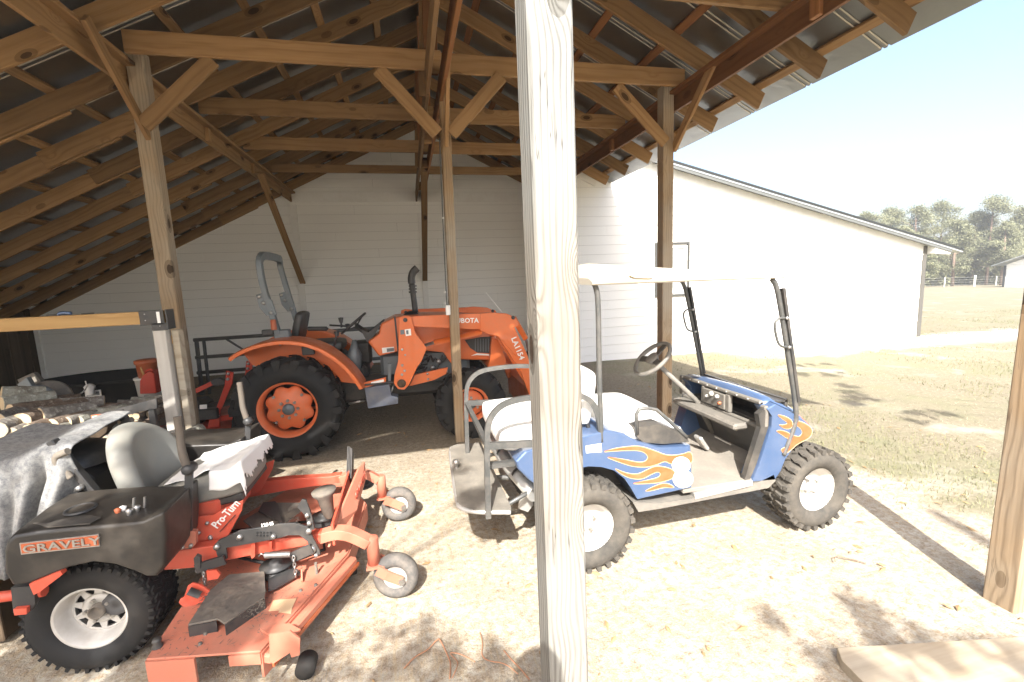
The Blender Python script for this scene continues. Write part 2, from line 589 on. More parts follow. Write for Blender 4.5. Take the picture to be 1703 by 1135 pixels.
# ------------------------------------------------------------------ open timber shed
XC = .45; ZR = 5.55; SL = .49; TH = math.atan(SL)
HL, HR = -2.30, 3.15
EAVE_R, EAVE_L = 4.25, -7.75
YF, YW, YO = 1.15, 11.15, 9.06       # front of the roof, recessed barn wall, outer barn wall


def zt(x): return ZR - SL * abs(x - XC)      # top of the rafters


shed = thing('open_shed', 'open pole shed of sawn pine posts, rafters and galvanised roofing over the parked machines', 'shed', (XC, 5, 0))
FW, HW = M['frame_wood'], M['header_wood']
RY = [1.48, 2.27, 3.06, 3.84, 4.62, 5.41, 6.21, 7.02, 7.84, 8.66, 9.47, 10.28, 11.08]
nR = Vector((SL, 0, 1)).normalized(); nL = Vector((-SL, 0, 1)).normalized()
D = .185; C38 = .038
for i, y in enumerate(RY):
    # right rafters: ridge to eave (stop at the outer wall when behind it)
    dz = Vector((0, 0, -D / 2 / math.cos(TH)))
    xe = 4.0 if y < YO - .05 else 3.28
    a = Vector((XC + .03, y, zt(XC + .03))) + dz
    b = Vector((xe, y, zt(xe))) + dz
    if y < 8.4 or y > YO:
        beam('rafter', a, b, C38, D, FW, shed, nR)
    else:
        beam('rafter', a, b, C38, D, FW, shed, nR)
    # left rafters in two lapped lengths
    xs_ = -3.83
    a = Vector((XC - .03, y, zt(XC - .03))) + dz
    b = Vector((xs_, y, zt(xs_))) + dz
    beam('rafter', a, b, C38, D, FW, shed, nL)
    a2 = Vector((-3.1, y + .041, zt(-3.1) - .012)) + dz
    b2 = Vector((-7.6, y + .041, zt(-7.6) - .012)) + dz
    beam('rafter', a2, b2, C38, D, FW, shed, nL)
# short white-painted rafter tail against the outer wall
beam('rafter_tail', (3.35, YO - .06, zt(3.35) - D / 2 / math.cos(TH)), (3.92, YO - .06, zt(3.92) - D / 2 / math.cos(TH)), C38, D, M['white_trim'], shed, nR)
beam('rafter_tail', (3.32, YO - .19, zt(3.32) - .065), (4.05, YO - .19, zt(4.05) - .065), .2, .012, M['white_trim'], shed, nR)
# purlins on top of the rafters
PLR = [.62, 1.25, 1.87, 2.49, 3.07, 3.50]
PLL = [.62, 1.25, 1.85, 2.46, 3.02, 3.62, 4.22, 4.82, 5.42, 6.02, 6.62, 7.22, 7.82]
for d in PLR:
    x = XC + d; y1 = YO - .02 if x > 3.25 else YW - .01
    beam('purlin', (x, YF + .02, zt(x) + .021), (x, y1, zt(x) + .021), .089, C38, HW if d < 3.3 else FW, shed, nR)
for d in PLL:
    x = XC - d
    beam('purlin', (x, YF + .02, zt(x) + .021), (x, YW - .01, zt(x) + .021), .089, C38, FW, shed, nL)
beam('ridge_board', (XC, YF + .02, ZR - .15), (XC, YW - .01, ZR - .15), C38, .235, HW, shed)

# galvanised sheets, one per bay, with a pair of standing ribs
M['rib'] = paint('pale_rib_strip', (.60, .56, .47), .5)  # flat pale strips added below each sheet along its rib pair
def sheet(side, y0, w, x0, x1):
    # cross-profile along y
    pr = [(0, 0), (.02, 0), (.028, .018), (.040, .018), (.048, 0), (.075, 0), (.083, .018), (.095, .018), (.103, 0)]
    rc_ = .65 if w > .76 else w * .5 - .06
    prof = [(0, 0)] + [(rc_ + a, b) for a, b in pr] + [(w, 0)]
    g = G(); rows = []
    for x in (x0, x1):
        rows.append([Vector((x, y0 + a, zt(x) + .044 + b)) for a, b in prof])
    n = len(prof)
    vs = rows[0] + rows[1]
    vs += [v + Vector((0, 0, .0025)) for v in vs]
    fs = []
    for j in range(n - 1):
        fs.append((j, j + 1, n + j + 1, n + j)); fs.append((2 * n + j, 3 * n + j, 3 * n + j + 1, 2 * n + j + 1))
    fs += [(j, 2 * n + j, 2 * n + j + 1, j + 1) for j in range(n - 1)]
    fs += [(n + j, n + j + 1, 3 * n + j + 1, 3 * n + j) for j in range(n - 1)]
    g.add(vs, fs)
    obj('roof_sheet', g, M['metal_roof'], shed)
    gr_ = G(); xa, xb = (x0 + .02, x1 - .02) if side > 0 else (x0 + .02, x1 - .02)
    for a_ in (rc_ + .034, rc_ + .089):
        gr_.bar((xa, y0 + a_, zt(xa) + .041), (xb, y0 + a_, zt(xb) + .041), .014, .004, (0, 0, 1))
    obj('rib_strip', gr_, M['rib'], shed)


y = YF
k = 0
while y < YW + .10:
    w = min(.79, YW + .12 - y)
    sheet(1, y, w - .002, XC + .005, EAVE_R if y + w / 2 < YO + .2 else 3.27)
    sheet(-1, y, w - .002, EAVE_L, XC - .005)
    y += .79
gcap = G().box((XC, (YF + YW) / 2, ZR + .03), (.22, YW - YF, .06), ch=.03)
obj('ridge_cap', gcap, M['metal_roof'], shed)

# headers: a deep board outside the posts, a flat plate on top, spacer blocks
ZH = 3.74
def header(x, s, y1, HW=HW):
    beam('header_board', (x + s * .09, YF + .25, ZH + .10), (x + s * .09, y1, ZH + .10), C38, .20, HW, shed)
    beam('header_plate', (x + s * .045, YF + .25, ZH + .19), (x + s * .045, y1, ZH + .19), .125, C38, HW, shed)
    for yy in (3.15, 6.75, 8.5):
        beam('spacer_block', (x + s * .047, yy, ZH + .005), (x + s * .047, yy, ZH + .165), .089, .045, HW, shed, up=(1, 0, 0))
header(HR, 1, YW - .01); header(HL, -1, YW - .01, FW)
# middle beam: two boards with a gap, blocked
XM = .40
for s in (-1, 1):
    beam('middle_beam_board', (XM + s * .075, YF + .25, ZH + .10), (XM + s * .075, YW - .01, ZH + .10), C38, .22, FW if s < 0 else HW, shed)
for yy in (3.2, 6.6, 7.95, 9.8):
    beam('spacer_block', (XM - .052, yy, ZH + .08), (XM + .052, yy, ZH + .08), .045, .16, FW, shed)

# tie beams across, in two halves
TY = [1.9, 3.42, 4.91, 6.38, 7.86, 9.32]
ZT = 3.955
for i, y in enumerate(TY):
    hgt = .19 if i < 5 else .15
    beam('tie_beam', (HL + .02, y, ZT + hgt / 2), (XM + .08, y, ZT + hgt / 2), C38, hgt, FW, shed)
    beam('tie_beam', (XM - .08, y + .042, ZT + hgt / 2), (HR + .10, y + .042, ZT + hgt / 2), C38, hgt, FW, shed)
    # king post from the tie to the ridge
    beam('king_post', (XM - .02, y + .083, ZT + .0), (XM + .02, y + .083, ZR - .28), .038, .14, HW, shed, up=(1, 0, 0))
    if i % 2 == 0:
        beam('king_post', (XM - .11, y + .125, ZT - .2), (XM - .02, y + .125, ZR - .33), .038, .089, FW, shed, up=(1, 0, 0))

# posts
PW = M['post_wood']
def post(x, y, w, d, z1, mat, lean=0, z0=-.3):
    return beam('post', (x, y, z0), (x + lean, y, z1), w, d, mat, shed, up=(0, 1, 0), ch=.008)
post(-2.29, 5.13, .14, .14, 4.06, PW)
post(.46, 5.12, .105, .10, 3.98, PW, lean=.05)
post(3.125, 5.13, .14, .14, 4.02, PW)
post(.497, 1.53, .152, .148, 3.72, M['front_post_wood'], lean=-.012)
post(3.035, 1.60, .142, .142, 3.72, PW, lean=.13)
# nailed splice seam line on the front post is only a shallow saw cut
# braces
def brace(a, b, w=.038, h=.135, up=(0, 0, 1), mat=FW):
    beam('brace', a, b, w, h, mat, shed, up=up)
for x, xx in ((-2.23, -1.60), (.40, -.14), (.54, 1.10), (3.06, 2.44)):
    brace((x, 4.93 if x < 3 else 5.02, 3.36), (xx, 4.93 if x < 3 else 5.02, 3.95))
for x in (-2.26, .50, 3.20):
    xo = x + (0.0 if x < 3 else .0)
    brace((xo, 5.08, 3.30), (xo, 4.36, 3.96), w=.038, h=.10)
# long braces from the headers to the recessed barn wall
brace((HL + .02, 8.6, 3.78), (HL - .02, YW - .03, 1.95), w=.115, h=.045)
brace((XM, 8.15, 3.74), (XM, YW - .03, 1.90), w=.115, h=.045)
brace((HR + .0, 8.6, 3.78), (HR + .0, YW - .03, 1.95), w=.115, h=.045)
# gable boards closing the front end above the headers (behind the photographer's view)
for i in range(8):
    z0 = 3.76 + i * .22
    hx = (ZR - .02 - (z0 + .0)) / SL
    xl = max(XC - hx, EAVE_L); xr = min(XC + hx, EAVE_R - .1)
    if hx < .2: break
    hx2 = max(.05, (ZR - .02 - (z0 + .215)) / SL)
    gb = G().prism([(xl, YF + .02, z0), (xr, YF + .02, z0), (min(XC + hx2, xr), YF + .02, z0 + .215), (XC - hx2, YF + .02, z0 + .215)], (0, .018, 0))
    obj('gable_board', gb, M['siding'], shed)

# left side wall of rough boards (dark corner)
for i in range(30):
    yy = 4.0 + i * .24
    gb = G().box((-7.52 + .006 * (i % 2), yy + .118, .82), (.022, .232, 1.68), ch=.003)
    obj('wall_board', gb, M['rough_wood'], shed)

# ------------------------------------------------------------------ barn behind, white lap siding
M['shade_paper'] = paint('gap_shade_paper', (.10, .095, .085), .9)  # shade in the gaps between siding boards, put into the sheathing colour
barn = thing('barn', 'white lap-sided barn with shallow metal roof standing behind the shed', 'barn', (3, 10, 0))
EXPO = .195


def lap(p0, p1, z, nrm, exp=EXPO, gap=.003):
    """one siding board between p0 and p1 (xy), bottom edge at z, leaning out at its foot"""
    p0 = Vector((p0[0], p0[1], 0)); p1 = Vector((p1[0], p1[1], 0)); n = Vector(nrm)
    th = .016; out = .008
    q = []
    for p in (p0, p1):
        q.append([p + n * (out + th) + Vector((0, 0, z)), p + n * out + Vector((0, 0, z)),
                  p + Vector((0, 0, z + exp - gap)), p + n * th + Vector((0, 0, z + exp - gap))])
    g = G()
    g.add(q[0] + q[1], [(0, 1, 5, 4), (1, 2, 6, 5), (2, 3, 7, 6), (3, 0, 4, 7), (3, 2, 1, 0), (4, 5, 6, 7)])
    return g


def clip_x(zf, x0, x1, z):
    return x0, x1


def wall_rows(y, xl, xr, zlo, roofz, nrm=(0, -1, 0)):
    z = zlo
    k = 0
    while True:
        zc = z + EXPO * .6
        # span where the roof is above this row
        N = 400; lo = None; hi = None
        for i in range(N + 1):
            x = xl + (xr - xl) * i / N
            if roofz(x) > zc:
                if lo is None: lo = x
                hi = x
        if lo is None or hi - lo < .1: break
        # butt joints staggered
        cuts = [lo]
        L = 3.66; c = xl + (k * 1.37) % L
        while c < hi - .3:
            if c > lo + .3: cuts.append(c)
            c += L
        cuts.append(hi)
        for a, b in zip(cuts[:-1], cuts[1:]):
            obj('siding_board', lap((a + .0015, y), (b - .0015, y), z, nrm), M['siding'], barn)
        z += EXPO; k += 1


# recessed wall under the shed roof
XJ = 3.27
wall_rows(YW, -7.44, XJ, -.05, lambda x: zt(x) + .03)
# outer wall
def zb(x): return 4.02 - .247 * (x - 5.70)      # underside of the barn roof at the rake
def outer_top(x): return min(zb(x), 9)
wall_rows(YO, XJ, 12.8, -.05, lambda x: min(zb(x), (zt(x) if x < 4.2 else 99)))
# side of the jog
z = -.05
while z < 4.3:
    obj('siding_board', lap((XJ, YO + .005), (XJ, YW), z, (-1, 0, 0)), M['siding'], barn); z += EXPO
# sheathing behind the boards; its dark colour draws the shadow lines
g = G(); g.prism([(-7.44, YW + .012, -.4), (XJ + .01, YW + .012, -.4), (XJ + .01, YW + .012, 4.22), (XC, YW + .012, 5.62), (-7.44, YW + .012, 1.75)], (0, .1, 0))
obj('wall_sheathing', g, M['shade_paper'], barn)
g = G(); g.prism([(XJ + .02, YO + .012, -.4), (12.78, YO + .012, -.6), (12.78, YO + .012, zb(12.78)), (XJ + .02, YO + .012, zb(XJ))], (0, .12, 0))
obj('wall_sheathing', g, M['shade_paper'], barn)
g = G(); g.box((12.72, YO + 4.2, .8), (.1, 8.2, 2.9)); obj('side_wall', g, M['siding'], barn)
# trims
TR = M['white_trim']
obj('corner_trim', G().box((-7.47, YW - .03, .82), (.10, .035, 1.75), ch=.003), TR, barn)
obj('corner_trim', G().box((12.80, YO - .03, 1.0), (.11, .04, 2.5), ch=.003), paint('dark_corner_trim', (.09, .085, .075), .6), barn)  # right corner trim in a dark paint
# pilaster where the left header lands, horizontal frieze board, middle pilaster
obj('pilaster', G().box((-2.36, YW - .035, 1.80), (.135, .04, 3.75), ch=.003), TR, barn)
obj('pilaster', G().box((.40, YW - .035, 1.70), (.135, .04, 3.55), ch=.003), TR, barn)
obj('frieze_board', G().box(((-2.36 + XJ) / 2, YW - .032, 3.84), (XJ + 2.28, .035, .24), ch=.003), TR, barn)
# barn roof: rake slab with overhang, metal edge, soffit
RB = M['barn_roof'] = paint('barn_roof_metal', (.50, .52, .52), .35, (.3, .3, .29), .4, metal=.6)
DK = M['drip_edge'] = paint('dark_drip_edge', (.025, .027, .026), .5)
def rz(x): return 4.02 - .247 * (x - 5.70)
xA, xB = -3.0, 13.75
g = G(); g.prism([(xA, YO - .24, rz(xA) + .03), (xB, YO - .24, rz(xB) + .03), (xB, YO - .24, rz(xB) + .10), (xA, YO - .24, rz(xA) + .10)], (0, 9.0, 0))
# keep the barn roof above the shed roof: only the part right of the shed
g = G(); x0 = 4.35
g.prism([(x0, YO - .24, rz(x0) + .02), (xB, YO - .24, rz(xB) + .02), (xB, YO - .24, rz(xB) + .075), (x0, YO - .24, rz(x0) + .075)], (0, 9.0, 0))
obj('roof', g, RB, barn)
g = G(); g.prism([(x0, YO - .255, rz(x0) + .06), (xB + .02, YO - .255, rz(xB) + .06), (xB + .02, YO - .255, rz(xB) + .105), (x0, YO - .255, rz(x0) + .105)], (0, .03, 0))
obj('drip_edge', g, DK, barn)
g = G(); g.prism([(x0, YO - .23, rz(x0) - .045), (xB - .35, YO - .23, rz(xB - .35) - .045), (xB - .35, YO - .23, rz(xB - .35) + .018), (x0, YO - .23, rz(x0) + .018)], (0, .025, 0))
obj('rake_board', g, paint('grey_rake_board', (.11, .115, .11), .55), barn)
g = G(); g.prism([(x0, YO - .035, rz(x0) - .26), (12.86, YO - .035, rz(12.86) - .26), (12.86, YO - .035, rz(12.86) + .01), (x0, YO - .035, rz(x0) + .01)], (0, .02, 0)); obj('rake_trim', g, TR, barn)
# end of the eave: sloping soffit return
g = G(); g.prism([(12.90, YO - .2, 2.06), (13.40, YO - .2, 2.02), (13.40, YO - .2, 2.08), (12.90, YO - .2, 2.20)], (0, .18, 0)); obj('soffit_return', g, TR, barn)
# window
win = sub_empty('window', barn)
GLASS = NT('window_glass'); GLASS.base((.30, .33, .33)); GLASS.set(Roughness=.12); GLASS.b.inputs['Specular IOR Level'].default_value = .8; M['glass'] = GLASS.m
wx0, wx1, wz0, wz1 = 5.30, 6.05, 1.37, 2.46
obj('pane', G().box(((wx0 + wx1) / 2, YO - .02, 1.92), (wx1 - wx0 - .1, .01, wz1 - wz0 - .14)), M['glass'], win)
GT = M['grey_trim'] = paint('grey_window_trim', (.06, .06, .055), .5)
for (cx, cz, sx, sz) in ((wx1 + .02, (wz0 + wz1) / 2, .045, wz1 - wz0 + .08), (wx0 - .02, (wz0 + wz1) / 2, .045, wz1 - wz0 + .08), ((wx0 + wx1) / 2, wz1 + .02, wx1 - wx0, .045), ((wx0 + wx1) / 2, wz0 - .02, wx1 - wx0, .045)):
    obj('outer_casing', G().box((cx, YO - .04, cz), (sx, .05, sz), ch=.003), GT, win)
for (cx, cz, sx, sz) in ((wx1 - .04, 1.92, .06, 1.02), (wx0 + .04, 1.92, .06, 1.02), (5.675, wz1 - .06, .66, .06), (5.675, wz0 + .06, .66, .06), (5.675, 1.92, .66, .045)):
    obj('sash', G().box((cx, YO - .03, cz), (sx, .03, sz), ch=.003), TR, win)

# ------------------------------------------------------------------ far setting: pines, fence, far shed
def leafmat(name, c1, c2, trans=.25):
    t = NT(name)
    oi = t.n('ShaderNodeNewGeometry')
    n1 = t.noise(t.coords((1, 1, 1)), .7, 3)
    f = t.math('ADD', t.math('MULTIPLY', oi.outputs['Random Per Island'], .3), t.math('MULTIPLY', n1, .7))
    t.base(t.mix(f, c1, c2)); t.set(Roughness=.7)
    t.b.inputs['Specular IOR Level'].default_value = .2
    return t.m


M['pine'] = leafmat('pine_foliage', (.14, .15, .08), (.22, .22, .13))
M['leaf'] = leafmat('broadleaf_foliage', (.06, .09, .03), (.12, .15, .05))
M['bark'] = paint('pine_bark', (.20, .14, .10), .9, (.1, .07, .05), .5)


def pine(x, y, h, seed, label, spread=1.0, bare=.35):
    r = random.Random(seed)
    z0 = gz(x, y) - .1
    t = thing('pine_tree', label, 'tree', (x, y, z0), 'pines along the far edge of the field')
    g = G()
    g.tube([(x, y, z0), (x + r.uniform(-.2, .2), y, z0 + h * .5), (x + r.uniform(-.4, .4), y, z0 + h * .95)], [.22, .16, .05], 7)
    tips = []
    n = int(30 * spread)
    for i in range(n):
        f = bare + (1 - bare) * (i + r.random()) / n
        a = r.uniform(0, 6.283)
        # broad loblolly crown: widest at two thirds
        w = h * .27 * spread * (math.sin(math.pi * min(1, (f - bare) / (1 - bare) * .82 + .18))) ** .7 * r.uniform(.55, 1.1)
        p = Vector((x, y, z0 + h * f)); q = p + Vector((math.cos(a) * w, math.sin(a) * w, w * r.uniform(.1, .5)))
        g.tube([p, q], [.05, .015], 5)
        for k in range(3):
            tips.append((p.lerp(q, r.uniform(.35, 1.05)), r.uniform(.5, .95) * h * .085))
    tips.append((Vector((x, y, z0 + h)), h * .07))
    obj('trunk', g, M['bark'], t)
    g = G()
    for c, rad in tips:
        for k in range(230):
            d = Vector((r.gauss(0, .5), r.gauss(0, .5), r.gauss(0, .34))) * rad * 1.3
            if d.length > rad * 1.6: continue
            p = c + d
            s = r.uniform(.05, .13)
            u = Vector((r.uniform(-1, 1), r.uniform(-1, 1), r.uniform(-.5, .8))).normalized()
            w = u.cross(Vector((r.uniform(-1, 1), r.uniform(-1, 1), r.uniform(-1, 1)))).normalized()
            g.add([p - u * s, p + w * s * .5, p + u * s, p - w * s * .5], [(0, 1, 2, 3)])
    obj('crown', g, M['pine'], t, fixn=False)
    return t


r0 = random.Random(3)
PL = ['broad pine at the right edge of the photo, beside the far white shed', 'tallest round-topped pine just left of the far white shed',
      'pine with a pointed top between the two tallest crowns', 'pine whose crown rises above the barn eave tip',
      'low bushy pine right behind the barn eave', 'pine with a bare lower trunk behind the white fence post']
spec = [(1.80, 51, 11.4, 1.15), (1.66, 54, 13.3, 1.25), (1.60, 56, 11.4, 1.0), (1.47, 58, 13.4, 1.15), (1.38, 57, 12.3, 1.05), (1.53, 52, 9.5, .9),
        (1.29, 60, 12.6, 1.1), (1.21, 60, 11.8, 1.1), (1.72, 50, 9.0, 1.0), (1.93, 52, 11.8, 1.1), (1.42, 50, 6.5, .9), (1.34, 52, 8.5, 1.0)]
LB = ['broad pine behind the roof of the far white shed', 'tallest round-topped pine, just left of the far white shed',
      'narrow pine filling the gap left of the tallest pine', 'high pine crown above the tip of the barn eave',
      'full pine crown just left of the barn eave tip', 'low pine behind the white fence post',
      'pine crown showing above the middle of the barn roof slope', 'leftmost pine crown showing over the barn roof',
      'low pine right beside the far white shed', 'pine at the right edge of the photo behind the far white shed',
      'small bushy pine low beside the barn corner post', 'small pine half hidden behind the barn corner']
for i, (k, y, h, sp) in enumerate(spec):
    pine(k * y, y, h, 50 + i, LB[i], sp, .22 if h < 10 else .18)
# undergrowth at the foot of the wood reads as one mass
g = G(); r = random.Random(9)
for i in range(9000):
    k = r.uniform(1.15, 2.05); y = r.uniform(55, 62)
    x = k * y; hh = abs(r.gauss(0, 1.5))
    p = Vector((x, y, gz(x, y) + hh)); s = r.uniform(.15, .4)
    u = Vector((r.uniform(-1, 1), r.uniform(-1, 1), r.uniform(-.5, 1))).normalized(); w = u.cross(Vector((r.random(), r.random(), r.random()))).normalized()
    g.add([p - u * s, p + w * s * .5, p + u * s, p - w * s * .5], [(0, 1, 2, 3)])
o = obj('undergrowth', g, M['pine'], kind='stuff', fixn=False); o['label'] = 'scrub along the foot of the pine wood'
# wood behind: dense distant pines as one mass
g = G()
for i in range(16000):
    k = r.uniform(1.05, 2.4); y = r.uniform(62, 70)
    x = k * y; top = 8.5 + 1.8 * noise.noise(Vector((x * .16, 0, 1)))
    p = Vector((x, y, gz(x, y) + r.uniform(0, 1) ** .7 * top)); s = r.uniform(.2, .5)
    u = Vector((r.uniform(-1, 1), r.uniform(-1, 1), r.uniform(-.5, 1))).normalized(); w = u.cross(Vector((r.random(), r.random(), r.random()))).normalized()
    g.add([p - u * s, p + w * s * .5, p + u * s, p - w * s * .5], [(0, 1, 2, 3)])
obj('distant_wood', g, M['pine'], kind='stuff', fixn=False)

# far white shed: its gable end faces the photographer
fx, fy = 72.0, 41.5
fz = gz(fx, fy)
far = thing('far_shed', 'small white shed with pale gable roof, cut off by the photo right edge', 'shed', (fx, 38, fz))
for i in range(8):
    xx = fx - .9 + i * 1.0
    obj('roof_panel', G().prism([(xx, 42.5, fz + 2.62), (xx + .97, 42.5, fz + 2.62), (xx + .97, 38.02, fz + 4.4), (xx, 38.02, fz + 4.4)], (0, 0, .07)), RB, far)
    obj('roof_panel', G().prism([(xx, 33.5, fz + 2.62), (xx + .97, 33.5, fz + 2.62), (xx + .97, 37.98, fz + 4.4), (xx, 37.98, fz + 4.4)], (0, 0, .07)), RB, far)
for i in range(14):
    obj('wall_board', G().box((fx, 38, fz + .1 + i * .195), (.04, 7.0, .19), ch=.008), TR, far)
    obj('wall_board', G().box((fx + 3, fy, fz + .1 + i * .195), (6, .04, .19), ch=.008), TR, far)
obj('corner_post', G().box((fx - .05, fy + .08, fz + 1.3), (.16, .2, 2.7)), DK, far)
obj('gable', G().prism([(fx, 41.5, fz + 2.75), (fx, 34.5, fz + 2.75), (fx, 38, fz + 4.2)], (.03, 0, 0)), TR, far)

# wire fence with white posts
GR_F = paint('grey_fence_wire', (.30, .30, .27), .6)
fen = thing('wire_fence', 'thin white wire fence with square posts along the far side of the field', 'fence', (1.57 * 52, 52, gz(82, 52)))
FP = [(k * yy, yy) for k, yy in ((1.30, 47), (1.42, 47.5), (1.50, 48), (1.615, 48), (1.70, 48.5), (1.80, 49))]
for i, (x, y) in enumerate(FP):
    big = i == 3
    obj('fence_post', G().box((x, y, gz(x, y) + .7), (.26 if big else .07, .1, 1.7 if big else 1.3), ch=.01), TR, fen)
for i in range(len(FP) - 1):
    for k in range(4):
        a, b = FP[i], FP[i + 1]
        obj('fence_rail', G().bar((a[0], a[1], gz(*a) + .3 + k * .33), (b[0], b[1], gz(*b) + .3 + k * .33), .02, .022), GR_F, fen)

# ------------------------------------------------------------------ grass tufts, straw and fallen leaves
GR = leafmat('grass_blade', (.15, .16, .075), (.24, .225, .13)); ST = leafmat('straw_blade', (.40, .35, .25), (.28, .235, .155))
r = random.Random(21)
gg, gs = G(), G()
def blade(g, x, y, h, w, lean):
    z = gz(x, y); a = r.uniform(0, 6.283); d = Vector((math.cos(a), math.sin(a), 0))
    n = Vector((-d.y, d.x, 0)) * w
    b = Vector((x, y, z - .004)); tip = b + d * lean + Vector((0, 0, h))
    g.add([b - n, b + n, tip], [(0, 1, 2)])
for i in range(60000):
    y = 1.6 + r.random() ** 1.6 * 14; x = r.uniform(3.4, 4 + y * 1.55)
    v = noise.noise(Vector((x * .55, y * .55, 5))) + .5 * noise.noise(Vector((x * 2, y * 2, 5)))
    if x < 3.9 and r.random() < .6: continue
    if abs(y - 9.06) < .25 and x < 13: continue
    if y > 9 and x < 13: continue
    if v > -.02 and r.random() < .55 + v: blade(gg, x, y, r.uniform(.015, .05) , .0022 + y * .0004, r.uniform(.0, .04))
    elif r.random() < .5: blade(gs, x, y, r.uniform(.004, .022), .002 + y * .0004, r.uniform(.01, .05))
for i in range(26000):
    y = .7 + r.random() ** 1.4 * 8; x = r.uniform(-3, 3.8)
    v = noise.noise(Vector((x * .9, y * .9, 15)))
    if r.random() < .35 + v: blade(gs, x, y, r.uniform(.001, .012), r.uniform(.001, .0025), r.uniform(.02, .09))
o = obj('grass', gg, GR, kind='stuff', fixn=False); o['label'] = 'short patchy lawn grass'
o = obj('straw', gs, ST, kind='stuff', fixn=False); o['label'] = 'loose straw and dead grass on the sand'
LF = leafmat('fallen_leaf', (.34, .225, .11), (.25, .165, .085))
gl = G()
for i in range(520):
    y = .75 + r.random() ** 1.2 * 6.5; x = r.uniform(-2.6, 5.5)
    z = gz(x, y) + .006; a = r.uniform(0, 6.283); s = r.uniform(.014, .042)
    u = Vector((math.cos(a), math.sin(a), r.uniform(-.3, .3))) * s; w = Vector((-math.sin(a), math.cos(a), r.uniform(-.3, .5))) * s * .38
    c = Vector((x, y, z + .003))
    gl.add([c - u, c - u * .2 + w, c + u, c - u * .1 - w, c + Vector((0, 0, .006))], [(0, 4, 1), (1, 4, 2), (2, 4, 3), (3, 4, 0)])
o = obj('leaf_litter', gl, LF, kind='stuff', fixn=False); o['label'] = 'small brown fallen leaves scattered on the sand'

# ------------------------------------------------------------------ trees behind the photographer, whose branches dapple the ground
def shade_tree(x, y, h, targets, seed, label):
    r = random.Random(seed)
    t = thing('shade_tree', label, 'tree', (x, y, 0))
    g = G(); gl = G()
    g.tube([(x, y, -.2), (x + .1, y, h * .35), (x + .2, y + .1, h * .6), (x, y, h)], [.26, .2, .14, .05], 8)
    for (tx, ty, tz, k, rad, n) in targets:
        c = Vector((tx, ty, tz)) + Vector((-.30, -1.0, 1.0)) * k
        st = Vector((x, y, min(h * .9, max(h * .35, c.z * .6))))
        mid = st.lerp(c, .5) + Vector((r.uniform(-.3, .3), r.uniform(-.3, .3), .4))
        if x < 5: g.tube([st, mid, c], [.06, .03, .01], 5)
        else: g.tube([st, st.lerp(c, .35), c], [.03, .012, .003], 5)
        for j in range(4):
            q = c + Vector((r.uniform(-1, 1), r.uniform(-1, 1), r.uniform(-.6, .6))) * rad
            if x < 5: g.tube([mid.lerp(c, .5), q], [.015, .004], 4)
        dense = tx < -.9
        nc = max(3, int(rad * (13 if dense else 7)))
        for q_ in range(nc):
            cc = c + Vector((r.uniform(-1, 1), r.uniform(-.9, .9), r.uniform(-.7, .7))) * rad * .85
            rr2 = r.uniform(.10, .24) if dense else r.uniform(.06, .15)
            for j in range(int((190 if dense else 95) * rr2 / .2)):
                p = cc + Vector((r.gauss(0, .5), r.gauss(0, .5), r.gauss(0, .5))) * rr2
                s = r.uniform(.04, .075)
                u = Vector((r.uniform(-1, 1), r.uniform(-1, 1), r.uniform(-1, 1))).normalized(); w = u.cross(Vector((r.random(), r.random(), r.random()))).normalized()
                gl.add([p - u * s, p + w * s * .5, p + u * s, p - w * s * .5], [(0, 1, 2, 3)])
    obj('trunk', g, M['bark'], t)
    obj('crown', gl, M['leaf'], t, fixn=False)


shade_tree(-5.6, -4.6, 8, [
    (-1.9, 2.3, .7, 3.9, .75, 900), (-1.3, 2.2, .4, 4.6, .6, 420), (-2.8, 2.7, .9, 4.2, .9, 1100), (-3.4, 3.2, .6, 4.8, 1.0, 1300), (-2.4, 1.6, .3, 3.6, .8, 700),
    (-1.6, 2.2, .2, 4.0, .45, 1), (-1.0, 2.1, .2, 4.3, .5, 170), (-.3, 1.5, 0, 4.7, .45, 260), (-.75, 1.3, 0, 4.0, .5, 330), (.3, 3.0, .4, 5.4, .28, 70), (-.1, 2.2, 0, 5.1, .3, 70),
    (-1.7, 3.2, .8, 5.6, .5, 260), (-4.4, 3.4, .5, 4.4, 1.2, 1200), (-1.2, 2.9, .8, 5.0, .35, 120), (.15, 1.9, 0, 5.6, .22, 40)], 5, 'broad tree behind the photographer whose branches dapple the mower')
shade_tree(1.6, -4.6, 7, [
    (1.75, 1.35, 0, 3.9, .5, 230), (2.3, 1.2, 0, 4.4, .55, 260), (1.2, 1.0, 0, 4.8, .4, 170), (2.8, 1.15, 0, 3.5, .3, 90), (1.75, 1.75, 0, 5.0, .3, 60),
    (2.45, 1.6, 0, 4.6, .3, 70)], 6, 'slender tree behind the photographer to the right')
shade_tree(8.2, -1.2, 6.5, [
    (6.0, 4.3, 0, 5.3, .35, 340), (6.4, 5.2, 0, 5.6, .4, 360), (6.9, 6.3, 0, 5.2, .45, 380), (7.5, 7.3, 0, 5.6, .4, 260), (5.9, 5.0, 0, 5.8, .25, 120)], 8, 'thin tree at the right behind the photographer')

